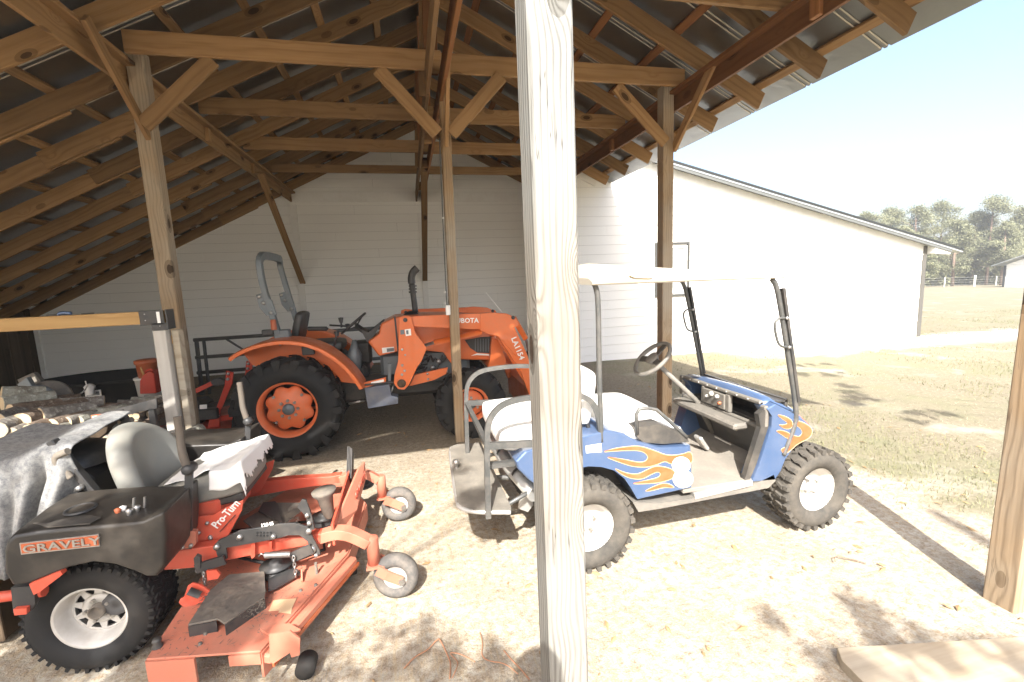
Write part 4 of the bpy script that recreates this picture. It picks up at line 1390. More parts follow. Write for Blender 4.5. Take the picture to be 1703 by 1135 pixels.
def tractor_wheel(c, s, r, w, r_rim, nl, front=False):
    wh = sub_empty('wheel', tr)
    c = Vector(c); ax = Vector((0, -s, 0)); h = w / 2
    g = G(); g.lathe(c, ax, [(-h * .7, r_rim), (-h * .85, r_rim + .01), (-h * 1.0, r_rim + (r - r_rim) * .42), (-h * .92, r - .07), (-h * .72, r - .040), (-h * .3, r - .030), (h * .3, r - .030), (h * .72, r - .040), (h * .92, r - .07), (h * 1.0, r_rim + (r - r_rim) * .42), (h * .85, r_rim + .01), (h * .7, r_rim)], 48)
    for k in range(nl):
        a = 2 * math.pi * k / nl
        for sd in (-1, 1):
            aa = a + (math.pi / nl if sd > 0 else 0)
            g2 = g
            # bar lug: two joined segments, wider towards the shoulder
            lug(g2, c, ax, aa, sd * h * -.04, sd * h * .55, r - .030, .032, .042, .16)
            lug(g2, c, ax, aa + .16, sd * h * .55, sd * h * .97, r - .040, .034, .062, .10)
            # shoulder of the lug running down the sidewall
            u = Vector((0, 0, 1)); w_ = ax.cross(u)
            am = aa + .27
            def Q(t, a_, rr): return c + ax * t + (u * math.cos(a_) + w_ * math.sin(a_)) * rr
            hw = .045 / r
            vs = [Q(sd * h * .80, am - hw, r - .05), Q(sd * h * .80, am + hw, r - .05), Q(sd * h * 1.03, am - hw, r - .045), Q(sd * h * 1.03, am + hw, r - .045), Q(sd * h * 1.02, am - hw * .6 + .02, r - .12), Q(sd * h * 1.02, am + hw * .6 + .02, r - .12), Q(sd * h * .80, am - hw, r - .004), Q(sd * h * .80, am + hw, r - .004), Q(sd * h * .98, am - hw, r - .012), Q(sd * h * .98, am + hw, r - .012)]
            g2.add(vs, [(6, 7, 9, 8), (8, 9, 3, 2), (2, 3, 5, 4), (6, 8, 2, 0), (7, 1, 3, 9), (2, 4, 0), (3, 1, 5)])
    obj('tyre', g, M['rubber'], wh)
    g = G()
    R_ = r_rim
    g.lathe(c, ax, [(-h * .7, R_ - .005), (-h * .7, R_ + .02), (-h * .6, R_), (-h * .1, R_ - .035), (h * .45, R_ - .03), (h * .62, R_), (h * .70, R_ + .022), (h * .74, R_ + .02), (h * .72, R_ - .006), (h * .5, R_ - .028), (h * .25, R_ - .036)], 48)
    obj('rim', g, M['orange_wheel'], wh)
    # scalloped centre disc
    g = G(); n = 64; vs = []; t0 = h * (.30 if not front else .42)
    u = Vector((0, 0, 1)); w_ = ax.cross(u)
    for ring, (t, f) in enumerate(((t0 - .03, 1.0), (t0, .93), (t0 + .012, .55), (t0 + .03, .42), (t0 + .03, .001))):
        for k in range(n):
            a = 2 * math.pi * k / n
            sc = 1 - (.15 * (.5 + .5 * math.cos(a * 8)) ** 1.5 if f > .9 else 0) * (0 if front else 1)
            rr = (R_ - .05) * f * sc
            vs.append(c + ax * t + (u * math.cos(a) + w_ * math.sin(a)) * rr)
    fs = [(i * n + k, i * n + (k + 1) % n, (i + 1) * n + (k + 1) % n, (i + 1) * n + k) for i in range(4) for k in range(n)]
    g.add(vs, fs, True)
    obj('wheel_disc', g, M['orange_wheel'], wh)
    obj('hub_cap', G().lathe(c, ax, [(t0 + .02, .0005), (t0 + .02, .065 if not front else .055), (t0 + .055, .06 if not front else .05), (t0 + .058, .001)], 20), M['slate'], wh)
    for k in range(8 if not front else 6):
        a = 2 * math.pi * k / (8 if not front else 6)
        p = c + (u * math.cos(a) + w_ * math.sin(a)) * (.095 if not front else .08) + ax * (t0 + .025)
        obj('wheel_nut', G().cyl(p, p + ax * .025, .016, 8), M['steel'], wh)
    if not front:
        for k in range(4):
            a = 2 * math.pi * (k + .5) / 4
            p = c + (u * math.cos(a) + w_ * math.sin(a)) * .20 + ax * (t0 + .0)
            obj('wheel_nut', G().cyl(p, p + ax * .025, .015, 8), M['steel'], wh)


tractor_wheel((-1.36, TN + .19, .55), 1, .565, .38, .305, 18)
tractor_wheel((-1.36, TF - .19, .55), -1, .565, .38, .305, 18)
tractor_wheel((.63, TN + .17, .405), 1, .42, .27, .205, 14, True)
tractor_wheel((.63, TF - .17, .405), -1, .42, .27, .205, 14, True)

# chassis: gearbox, engine block, axles
obj('gearbox', G().box((-1.05, 5.86, .66), (1.0, .42, .46), ch=.05), BM, tr)
obj('rear_axle', G().cyl((-1.36, 5.35, .55), (-1.36, 6.38, .55), .10, 16), BM, tr)
obj('engine', G().box((.15, 5.86, .80), (1.1, .36, .42), ch=.04), M['slate'], tr)
obj('sump', G().box((-.05, 5.86, .54), (1.2, .30, .2), ch=.05), BM, tr)
obj('front_axle', G().tube([(.63, 5.3, .42), (.63, 5.7, .46), (.63, 6.0, .46), (.63, 6.4, .42)], .06, 12), BM, tr)
r = random.Random(4)
g = G()
for i in range(14):
    a = Vector((r.uniform(.05, .45), 5.62, r.uniform(.70, .98))); b = Vector((r.uniform(-.35, .4), 5.60, r.uniform(.62, 1.0))); m_ = (a + b) / 2 + Vector((0, -.05, r.uniform(-.1, .05)))
    g.tube(smooth_path([a, m_, b]), .010, 6)
obj('hoses', g, BM, tr)
for i in range(7):
    obj('engine_fitting', G().lathe((-.1 + i * .08, 5.60, .74 + (i % 3) * .07), (0, -1, 0), [(0, .028), (.05, .028), (.05, .001)], 10), M['steel'], tr)

# fenders
fe = [(379, 598), (386, 592), (402, 583), (430, 573), (468, 567), (508, 571), (543, 585), (572, 607), (590, 627), (603, 647)]


def fender(y0, y1, s):
    P = smooth_path([px(a, b, 1, TN - .02) for a, b in fe], 2)
    rings = []
    inner = []
    cx_, cz_ = -1.36, .55
    for p in P:
        d = Vector((cx_ - p.x, 0, cz_ - p.z)).normalized()
        q = lambda y, k=0: Vector((p.x, y, p.z)) + d * k
        rings.append([q(y0, .035), q(y0 - s * 0, 0), q(y0 + s * .03, -.012), q(y1, -.012), q(y1, .02), q(y0 + s * .012, .02)])
    g = G(); g.loft(rings, smooth=False)
    obj('fender', g, OR, tr, bevel=.006)
    # inner side wall of the fender
    g = G()
    poly = [Vector((p.x, y1, p.z)) for p in P[2:]] + [Vector((-.62, y1, .70)), Vector((-1.36, y1, .85)), Vector((-1.75, y1, 1.02))]
    g.prism(poly, (0, s * .02, 0))
    obj('fender_side', g, OR, tr)


fender(TN - .02, TN + .38, 1); fender(TF + .02, TF - .38, -1)
obj('fender_bolt', G().lathe(px(466, 573, 1, TN + .36), (0, -1, 0), [(0, .016), (.01, .014), (.01, .001)], 10), M['steel'], tr)
obj('lamp_bracket', G().box(px(513, 583, 1, TN + .22), (.13, .05, .10), ch=.01), BM, tr)
# floor, step and toolbox
obj('floor_plate', G().box((-.33, 5.52, .735), (.52, .55, .02), ch=.004), BM, tr)
obj('floor_plate', G().box((-.33, 6.20, .735), (.52, .55, .02), ch=.004), BM, tr)
P = side([(604, 637), (642, 628), (642, 635), (604, 646)], 5.26)
obj('floor_edge', G().prism(P, (0, .03, 0)), OR, tr)
P = side([(617, 636), (638, 631), (639, 635), (617, 640)], 5.255)
obj('warning_label', G().prism(P, (0, .003, 0)), M['decal_white'], tr)
P = side([(606, 646), (648, 639), (651, 659), (662, 661), (662, 672), (612, 680)], 5.22)
obj('tool_box', G().prism(P, (0, .16, 0)), M['tool_blue'], tr, bevel=.006)
obj('step_hanger', G().prism(side([(645, 605), (650, 605), (650, 640), (645, 641)], 5.3), (0, .03, 0)), M['slate'], tr)
obj('linkage_rod', G().tube(side([(580, 672), (607, 666)], 5.4), .012, 8), M['steel'], tr)
obj('linkage_rod', G().tube(side([(648, 660), (655, 640)], 5.3), .010, 8), M['steel'], tr)

# hood and cowl
HN = 5.55
hood = side([(611, 569), (629, 556), (633, 539), (655, 528), (700, 524), (760, 523), (800, 527), (822, 540), (826, 562), (820, 600), (770, 599), (751, 606), (738, 587), (707, 584), (690, 560), (662, 560), (660, 586), (629, 593)], HN)
C5 = Vector((0, 5.86, 0))
rg = []
for k, (f, sh) in enumerate(((0, .96), (.03, .99), (.09, 1.0), (.5, 1.0), (.91, 1.0), (.97, .99), (1.0, .96))):
    y = HN + (6.17 - HN) * f
    cm = Vector((.2, y, 1.15))
    rg.append([Vector((cm.x + (p.x - cm.x) * sh, y, cm.z + (p.z - cm.z) * sh)) for p in hood])
g = G(); g.loft(rg, smooth=False)
obj('hood', g, OR, tr, bevel=.012)
P = side([(655, 527), (658, 527), (664, 584), (661, 585)], HN - .006); obj('hood_seam', G().prism(P, (0, .02, 0)), BM, tr)
P = side([(773, 566), (800, 561), (818, 560), (817, 588), (794, 587), (782, 579)], HN - .01); obj('side_grille', G().prism(P, (0, .02, 0)), BM, tr)
P = side([(784, 592), (794, 588), (817, 590), (817, 592), (793, 591)], HN - .012); obj('grille_trim', G().prism(P, (0, .015, 0)), M['decal_white'], tr)
for k in range(6):
    P = side([(790 + k * 4.4, 564), (791.2 + k * 4.4, 564), (791.2 + k * 4.4, 585), (790 + k * 4.4, 585)], HN - .016); obj('grille_bar', G().prism(P, (0, .008, 0)), M['slate'], tr)
P = side([(635, 579), (655, 577), (656, 585), (636, 588)], HN - .004); obj('warning_label', G().prism(P, (0, .003, 0)), M['decal_white'], tr)
P = side([(643, 580), (655, 579), (655.5, 584), (643.5, 586)], HN - .007); obj('warning_print', G().prism(P, (0, .003, 0)), M['slate'], tr)
obj('dashboard', G().prism(side([(600, 549), (613, 553), (634, 540), (640, 536), (636, 534), (618, 566), (611, 570)], 5.7), (0, .32, 0)), BM, tr)
# exhaust
ex = px(690, 518, 1, 5.86)
ep = [px(a, b, 1, 5.86) for a, b in ((691, 520), (688, 495), (685, 472), (684, 462), (687, 452), (694, 446))]
obj('exhaust_pipe', G().tube(smooth_path(ep[:3], 1), .036, 14), BM, tr)
obj('exhaust_bend', G().tube(smooth_path(ep[2:], 2), [.048] * 16 if False else .046, 14), BM, tr)
for b_ in (476, 481, 486):
    obj('exhaust_clamp', G().lathe(px(686.5, b_, 1, 5.86), (0, 0, 1), [(-.01, .05), (.01, .05)], 14), BM, tr)
obj('exhaust_cap', G().lathe(px(684, 524, 1, 5.80), (0, -.2, 1), [(-.04, .10), (.0, .10), (.035, .06), (.045, .001)], 20), M['rubber'], tr)
# loader towers and booms (near, far)
tower = [(664, 529), (672, 526), (684, 526.5), (690, 553), (710, 579), (701, 600), (694, 610), (680, 640), (672.5, 647.5), (662, 646.5), (655, 637), (656, 624), (662, 603), (663, 575)]
boom = [(668, 528), (700, 525.5), (760, 523), (799, 521.5), (816, 520), (843, 522), (858, 528.5), (864, 542), (856, 545), (878, 592), (893, 660), (884, 668), (866, 618), (828, 560), (810, 556), (799, 550), (797, 548.5), (687, 543.5), (669, 543)]
for y, s in ((5.17, 1), (6.50, -1)):
    T = [Vector((p.x, y, p.z)) for p in side(tower, 5.2)]
    B_ = [Vector((p.x, y + .035, p.z)) for p in side(boom, 5.2)]
    obj('loader_tower', G().prism(T, (0, .025, 0)), OR, tr, bevel=.004)
    obj('loader_tower', G().prism([p + Vector((0, .135, 0)) for p in T], (0, .02, 0)), OR, tr, bevel=.004)
    obj('loader_boom', G().prism(B_, (0, .085, 0)), OR, tr, bevel=.006)
    obj('boom_gusset', G().prism([Vector((p.x, y + .024, p.z)) for p in side([(799, 522), (818, 520.5), (843, 523), (856, 530), (862, 541), (852, 546), (868, 582), (858, 592), (828, 559), (812, 556), (799, 550)], 5.2)], (0, .010, 0)), OR, tr, bevel=.003)
    c = px(668, 637, 1, 5.2); c.y = y
    obj('bore_dark_disc', G().lathe(c, (0, -1, 0), [(.002, .050), (.006, .050), (.006, .0005)], 24), M['rough_wood'], tr)  # dark disc on the tower face, standing in for the shaded hole
    obj('bore_rim', G().lathe(c, (0, -1, 0), [(.0, .062), (.010, .060), (.010, .050), (.004, .048)], 24), OR, tr)
    for (a, b, rr) in ((674, 532, .024), (669, 581, .014), (674, 590, .010), (669, 607, .014), (673, 616, .014), (668.5, 622.5, .014), (853, 528.5, .022)):
        q = px(a, b, 1, 5.2); q.y = y - .002 if a < 800 else y + .02
        obj('pivot_pin', G().lathe(q, (0, -1, 0), [(-.01, rr), (.012, rr), (.014, rr * .8), (.014, .0005)], 14), BM if rr > .02 else M['steel'], tr)
    # lift cylinder and rod
    a, b, c_ = [px(u_, v_, 1, 5.2) for u_, v_ in ((706, 576), (722, 571), (802, 553))]
    for q in (a, b, c_): q.y = y + .08
    obj('lift_rod', G().cyl(a, b, .018, 10), M['steel'], tr)
    obj('lift_cylinder', G().cyl(b, c_, .036, 14), OR, tr)
    # bucket cylinder on the outer side and the lower link
    a, b, c_ = [px(u_, v_, 1, 5.2) for u_, v_ in ((855, 529), (876, 565), (884, 596))]
    for q in (a, b, c_): q.y = y + .07
    obj('bucket_cylinder', G().cyl(a, b, .034, 14), OR, tr)
    obj('bucket_rod', G().cyl(b, c_, .018, 10), M['steel'], tr)
    a, b = [px(u_, v_, 1, 5.2) for u_, v_ in ((832, 566), (880, 644))]
    for q in (a, b): q.y = y + .10
    obj('hose_guard', G().bar(a, b, .03, .035, (0, 1, 0)), OR, tr)
    for k in range(4):
        o_ = Vector((.02 + k * .011, .11 + .01 * k, .02))
        obj('hydraulic_hose', G().tube([a + o_, (a + b) / 2 + o_ + Vector((-.01, 0, 0)), b + o_], .006, 6), BM, tr)
P = side([(681, 642.5), (690, 624), (733, 614), (745, 612), (742, 622), (723, 632), (700, 638)], 5.35); obj('loader_frame', G().prism(P, (0, .04, 0)), OR, tr)
P6 = [Vector((p.x, 6.36, p.z)) for p in P]; obj('loader_frame', G().prism(P6, (0, .04, 0)), OR, tr)
for a, b in ((711, 622), (712, 631)):
    q = px(a, b, 1, 5.35); obj('frame_bolt', G().lathe(q, (0, -1, 0), [(0, .015), (.012, .013), (.012, .0005)], 10), M['steel'], tr)
obj('front_guard', G().prism(side([(818, 561), (830, 566), (842, 600), (838, 612), (812, 612), (815, 600)], 5.45), (0, .8, 0)), OR, tr, bevel=.006)
obj('cross_tube', G().cyl((-.14, 5.2, .74), (-.14, 6.55, .74), .05, 14), OR, tr)
obj('boom_cross_tube', G().cyl((1.25, 5.25, .78), (1.25, 6.5, .78), .05, 14), OR, tr)
# decals
for (pts) in ([(665.5, 549.5), (672, 548.5), (673, 556), (666, 557)],):
    obj('warning_label', G().prism(side(pts, 5.166), (0, .002, 0)), M['slate'], tr)
obj('warning_label', G().prism(side([(673, 548.5), (683, 547), (684, 558), (675, 559.5)], 5.166), (0, .002, 0)), M['decal_white'], tr)
obj('warning_print', G().prism(side([(675, 550), (679, 549.5), (679.5, 556), (676, 556.5)], 5.163), (0, .002, 0)), M['slate'], tr)
a = px(751, 537.5, 1, 5.2); a.y = 5.2; b = px(790, 537, 1, 5.2); b.y = 5.2
text('boom_lettering', 'KUBOTA', a, .078, b - a, (0, 0, 1), M['decal_white'], tr, sx=1.0)
a = px(850, 563, 1, 5.19); b = px(865, 600, 1, 5.19)
text('boom_lettering', 'LA1154', a, .092, b - a, (.9, 0, .4), M['decal_white'], tr, sx=1.0)
# bucket beyond the front post
bp_ = [(1.42, .10), (1.90, .04), (1.92, .06), (1.55, .16), (1.50, .45), (1.58, .58), (1.52, .60), (1.40, .45)]
obj('bucket', G().prism([Vector((x, 5.0, z)) for x, z in bp_], (0, 1.75, 0)), OR, tr)
# roll-over bar
def rops(pts, y):
    return smooth_path([px(a, b, 1, y) for a, b in pts], 1)
near_ = [px(a, b, 1, 5.42) for a, b in ((463, 556), (452, 520), (437, 475), (432, 448))]
far_ = [px(a, b, 1, 6.28) for a, b in ((466, 444), (476, 478), (491, 527), (500, 556))]
far_[0].z = near_[-1].z = max(far_[0].z, near_[-1].z)
top_ = [near_[-1] + Vector((.01, .03, .07)), near_[-1] + Vector((.02, .12, .10)), far_[0] + Vector((.02, -.12, .10)), far_[0] + Vector((.01, -.03, .07))]
obj('rops_bar', G().tube(smooth_path(near_ + top_ + far_, 1), 0, flat=(.085, .055, (1, 0, 0))), M['slate'], tr, bevel=.006)
for (a, b, y) in ((444, 504, 5.38), (479, 500, 6.24)):
    q = px(a, b, 1, y)
    obj('rops_hinge', G().prism([q + Vector((dx_, 0, dz_)) for dx_, dz_ in ((-.10, .09), (-.03, .11), (.05, .02), (.08, -.14), (-.02, -.14), (-.08, -.05))], (0, .03, 0)), M['slate'], tr, bevel=.004)
    for dx_, dz_ in ((-.035, .0), (.03, -.11), (-.07, .07)):
        obj('hinge_bolt', G().lathe(q + Vector((dx_, -.002, dz_)), (0, -1, 0), [(0, .02), (.012, .018), (.012, .0005)], 10), M['steel'], tr)
obj('rops_base', G().box(px(470, 556, 1, 5.44), (.16, .10, .10), ch=.01), M['slate'], tr)
q = px(455, 541, 1, 5.36)
obj('amber_light', G().lathe(q, (0, 0, 1), [(-.05, .03), (.05, .03), (.06, .02), (.062, .001)], 12), M['flame'], tr)
obj('light_bracket', G().box(px(446, 553, 1, 5.40), (.12, .05, .06), ch=.008), BM, tr)
# seat, wheel, levers
obj('seat_base', G().box((-1.03, 5.86, .98), (.46, .5, .16), ch=.05), BM, tr)
cushion('seat_cushion', (-1.03, 5.86, 1.16), (.46, .48, .12), M['black_plastic'], tr)
cushion('seat_back', (-1.31, 5.86, 1.38), (.40, .46, .10), M['black_plastic'], tr, RY_(R(-75)))
obj('armrest', G().bar(px(510, 547, 1, 5.62), px(546, 547, 1, 5.62), .06, .05, ch=.02), BM, tr)
sc_ = px(588, 538, 1, 5.86); ax = Vector((-.62, 0, .78)).normalized()
stw = sub_empty('steering_wheel', tr)
u = Vector((0, 1, 0)); w = ax.cross(u)
obj('wheel_rim', G().tube([sc_ + (u * math.cos(a) + w * math.sin(a)) * .185 for a in [2 * math.pi * k / 28 for k in range(28)]], .014, 8, closed=True), BM, stw)
g = G()
for a in (0, 2.1, 4.2): g.bar(sc_ + (u * math.cos(a) + w * math.sin(a)) * .18, sc_ - ax * .05, .03, .012, ax)
obj('wheel_spoke', g, BM, stw)
obj('steering_column', G().cyl(sc_ - ax * .04, px(622, 562, 1, 5.86), .035, 12), BM, tr)
for (a, b, c_, d_, y) in ((568, 545, 567, 533, 5.7), (548, 541, 578, 543, 6.2), (556, 575, 560, 556, 5.5)):
    obj('lever', G().tube([px(a, b, 1, y), px(c_, d_, 1, y)], .012, 8), BM, tr)
    obj('lever_knob', G().lathe(px(c_, d_, 1, y), (0, 0, 1), [(-.03, .018), (.03, .03), (.035, .001)], 10), BM, tr)
obj('grey_housing', G().lathe(px(589, 596, 1, 5.66), (.1, 0, 1), [(-.16, .05), (-.12, .09), (.05, .09), (.12, .05), (.22, .025), (.22, .001)], 18), M['slate'], tr)
obj('antenna', G().tube(side([(834, 519), (808, 487)], 5.9), .004, 5), M['decal_white'], tr)
obj('loader_valve', G().box((-.62, 6.05, 1.0), (.2, .2, .3), ch=.03), BM, tr)

# ------------------------------------------------------------------ rotary cutter hitched behind the tractor
rc = thing('rotary_cutter', 'red rotary cutter standing behind the rear wheel of the orange tractor', 'mower attachment', (-2.5, 5.8, 0))
RD = M['red']
for y in (5.55, 6.2):
    P = [Vector((p.x, y, p.z)) for p in side([(376, 617), (388, 620), (386, 638), (366, 686), (364, 717), (345, 716), (350, 688), (358, 684), (374, 640)], 5.55)]
    obj('hitch_plate', G().prism(P, (0, .02, 0)), RD, rc)
    for a, b in ((379.5, 622), (378.5, 631), (362, 692), (355, 692)):
        q = px(a, b, 1, 5.54); q.y = y - .002
        obj('hitch_bolt', G().lathe(q, (0, -1, 0), [(0, .018), (.02, .016), (.02, .001)], 8), M['steel'], rc)
obj('maker_label', G().prism(side([(347, 712), (356, 712), (357, 719), (347, 719)], 5.54), (0, .003, 0)), M['decal_white'], rc)
obj('warning_label', G().prism(side([(332, 674), (344, 673), (344, 680), (332, 681)], 5.50), (0, .003, 0)), M['decal_white'], rc)
obj('top_link', G().bar(px(325, 651, 1, 5.8), px(360, 634, 1, 5.8), .035, .05), RD, rc)
obj('top_link_yoke', G().prism(side([(350, 633), (362, 630), (376, 636), (366, 642), (352, 640)], 5.75), (0, .08, 0)), BM, rc)
obj('cutter_deck', G().prism([(-3.1, 5.35, .20), (-2.15, 5.35, .16), (-2.0, 5.5, .22), (-2.2, 5.5, .34), (-3.1, 5.35, .34)], (0, 1.2, 0)), RD, rc, bevel=.01)
obj('gear_housing', G().box((-2.6, 5.9, .47), (.4, .35, .26), ch=.05), BM, rc)
obj('drive_shaft', G().cyl((-2.4, 5.9, .5), (-1.7, 5.88, .6), .04, 12), BM, rc)
obj('lower_link', G().bar((-2.2, 5.6, .42), (-1.6, 5.6, .46), .05, .06), RD, rc)
obj('deck_label_box', G().box((-2.35, 5.55, .50), (.36, .10, .12), ch=.01), BM, rc)

# ------------------------------------------------------------------ zero-turn mower
M['mower_red'] = paint('faded_mower_red_paint', (.58, .085, .045), .5, (.40, .22, .15), .45, scale=5)
M['deck_red'] = paint('sun_faded_deck_paint', (.52, .165, .10), .55, (.27, .19, .13), .5, scale=4, thr=(.4, .7))
M['tank_black'] = paint('scuffed_black_tank', (.020, .018, .016), .40, (.15, .12, .085), .38, scale=3, bump=.15)
M['seat_grey'] = paint('dusty_grey_vinyl', (.20, .20, .18), .5, (.38, .33, .25), .45, scale=2.5, bump=.08)
M['pan'] = paint('dirty_metal_pan', (.12, .105, .088), .75, (.32, .27, .2), .6, scale=7, bump=.2)
M['mower_rim'] = paint('dusty_shade_grey_wheel', (.50, .48, .44), .45, (.34, .29, .22), .5, scale=6)  # white wheel paint darkened for the shade on the mower, with dust
MR, DR = M['mower_red'], M['deck_red']
mw = thing('zero_turn_mower', 'red zero-turn mower with black tanks and grey torn seat, in dappled light at the left', 'riding mower', (-1.0, 2.9, 0))


def mower_wheel(c, s, r, w):
    wh = sub_empty('wheel', mw)
    c = Vector(c); ax = Vector((0, -s, 0)); h = w / 2; ri = .155
    g = G(); g.lathe(c, ax, [(-h * .75, ri), (-h * .9, ri + .01), (-h, ri + (r - ri) * .5), (-h * .95, r - .03), (-h * .8, r - .012), (-h * .4, r - .008), (h * .4, r - .008), (h * .8, r - .012), (h * .95, r - .03), (h, ri + (r - ri) * .5), (h * .9, ri + .01), (h * .75, ri)], 48)
    n = 40
    for k in range(n):
        a = 2 * math.pi * k / n
        for row in range(5):
            t0 = -h * .72 + row * h * .31
            lug(g, c, ax, a + (.5 * 2 * math.pi / n if row % 2 else 0), t0, t0 + h * .24, r - .010, .009, .026, .05 if row % 2 else -.05)
        for sd in (-1, 1):
            lug(g, c, ax, a, sd * h * .80, sd * h * .96, r - .020, .012, .020, .0)
    obj('tyre', g, M['rubber'], wh)
    g = G()
    g.lathe(c, ax, [(-h * .8, ri), (-h * .3, ri - .02), (h * .1, ri - .025), (h * .55, ri - .018), (h * .80, ri + .008), (h * .86, ri + .006), (h * .82, ri - .006), (h * .55, ri - .016), (h * .4, ri - .026), (h * .22, ri - .030), (h * .20, ri - .040)], 44)
    obj('rim', g, M['mower_rim'], wh)
    # spoked disc with triangular openings
    u = Vector((0, 0, 1)); w_ = ax.cross(u); t0 = h * .22
    g = G(); R1 = ri - .034
    g.lathe(c, ax, [(t0 + .012, .036), (t0 + .012, R1 * .58), (t0, R1 * .66)], 40); g.lathe(c, ax, [(t0, R1 * .93), (t0 - .004, R1 * 1.06)], 40)
    for k in range(10):
        a = 2 * math.pi * k / 10
        def Q(a_, rr, tt=t0): return c + ax * tt + (u * math.cos(a_) + w_ * math.sin(a_)) * rr
        g.add([Q(a - .25, R1 * .64), Q(a + .25, R1 * .64), Q(a + .09, R1 * .95), Q(a - .09, R1 * .95)], [(0, 1, 2, 3)])
    obj('wheel_disc', g, M['mower_rim'], wh, solid=.006)
    obj('wheel_back', G().lathe(c, ax, [(t0 - .03, R1), (t0 - .03, .001)], 30), M['black_metal'], wh)
    obj('hub', G().lathe(c, ax, [(t0, .038), (t0 + .045, .036), (t0 + .045, .030), (t0 + .02, .028), (t0 + .02, .001)], 20), M['pan'], wh)
    for k in range(5):
        a = 2 * math.pi * k / 5 + .3
        p = c + (u * math.cos(a) + w_ * math.sin(a)) * .055 + ax * (t0 + .012)
        obj('wheel_nut', G().cyl(p, p + ax * .022, .009, 8), M['steel'], wh)


mower_wheel((-1.64, 2.56, .28), 1, .288, .27)
mower_wheel((-1.64, 3.50, .28), -1, .288, .27)

# moulded fuel tanks / fenders over the wheels
def tank(y_out, y_in, s):
    # side outline traced at the outer face, lofted inwards with rounded edges
    out = side([(3, 915), (7, 900), (18, 889), (60, 882), (120, 876), (185, 871), (240, 867), (262, 856), (273, 852), (276, 900), (274, 940), (262, 960), (247, 961), (230, 953), (192, 940), (155, 936), (113, 945), (84, 957), (46, 972), (17, 976), (5, 955)], 2.31)
    cx_ = sum(p.x for p in out) / len(out); cz_ = .72
    rings = []
    for f, sc, dzt in ((0, .96, -.012), (.03, .99, -.004), (.10, 1.0, 0.0), (.35, 1.0, .008), (.55, 1.0, .016), (.9, .99, .02), (1.0, .95, .0)):
        y = y_out + (y_in - y_out) * f
        ring = []
        for p in out:
            x = cx_ + (p.x - cx_) * sc; z = cz_ + (p.z - cz_) * sc
            if p.z > .72: z += dzt * (1 if p.x < -1.35 else .25)
            ring.append(Vector((x, y, z)))
        rings.append(ring)
    g = G(); g.loft(rings, smooth=False)
    return obj('fuel_tank', g, M['tank_black'], mw, bevel=.016)


tank(2.31, 2.70, 1)
tank(3.75, 3.36, -1)
obj('cup_holder', G().lathe(px(134, 846, 2, .845), (0, 0, 1), [(-.03, .001), (-.03, .05), (.004, .052), (.004, .060), (-.004, .062)], 24), M['black_metal'], mw)
obj('tank_recess', G().prism([px(a, b, 2, .83) for a, b in ((55, 872), (75, 862), (150, 858), (168, 862), (150, 872), (80, 878))], (0, 0, .004)), M['black_plastic'], mw)
for a, b, m_ in ((196, 857, 'flame'), (205, 853, 'decal_white'), (215, 858, 'steel'), (228, 852, 'steel')):
    q = px(a, b, 2, .81); obj('control_knob', G().lathe(q, (.1, 0, 1), [(-.02, .008), (.012, .01), (.03, .015), (.036, .001)], 10), M[m_], mw)
for a, b in ((222, 848), (240, 846)):
    q = px(a, b, 2, .81); obj('toggle', G().cyl(q, q + Vector((.01, 0, .06)), .006, 8), M['steel'], mw)
# maker's badge on the side of the near tank
bd = side([(32, 904), (164, 889), (166, 909), (35, 923)], 2.304)
obj('badge', G().prism(bd, (0, .006, 0)), M['steel'], mw)
bd2 = side([(34, 906), (162, 891.5), (164, 907.5), (36.5, 921)], 2.300)
obj('badge_field', G().prism(bd2, (0, .004, 0)), M['flame'], mw)
a = px(38, 920, 1, 2.296); b = px(162, 905.5, 1, 2.296); tmid = px(38, 905, 1, 2.296)
text('badge_lettering', 'GRAVELY', a, .049, b - a, tmid - a, M['steel'], mw, depth=.004, sx=1.42)
# dark chassis under the tanks, hydro pumps, rear engine guard
obj('hydro_unit', G().box((-1.5, 3.0, .42), (.42, .6, .24), ch=.05), M['black_metal'], mw)
obj('axle_housing', G().cyl((-1.56, 2.5, .30), (-1.56, 3.5, .30), .06, 12), M['black_metal'], mw)
obj('engine', G().box((-1.98, 3.05, .70), (.36, .46, .44), ch=.08), M['black_metal'], mw)
obj('engine_shroud', G().lathe((-1.98, 3.05, .90), (0, 0, 1), [(0, .22), (.06, .21), (.10, .12), (.11, .001)], 24), M['black_plastic'], mw)
obj('rear_bumper', G().tube([(-1.75, 2.38, .50), (-2.12, 2.40, .50), (-2.2, 2.6, .50), (-2.2, 3.4, .50), (-2.12, 3.6, .50), (-1.75, 3.62, .50)], .025, 8), MR, mw)
obj('rear_frame_plate', G().prism(side([(48, 972), (100, 950), (104, 956), (66, 985), (56, 990)], 2.30), (0, .03, 0)), MR, mw)
obj('rear_guard', G().prism(side([(18, 978), (56, 975), (58, 1005), (50, 1018), (22, 1020)], 2.34), (0, .03, 0)), M['black_metal'], mw)
obj('rear_guard_foot', G().prism(side([(22, 1014), (44, 1012), (44, 1022), (24, 1024)], 2.32), (0, .05, 0)), MR, mw)

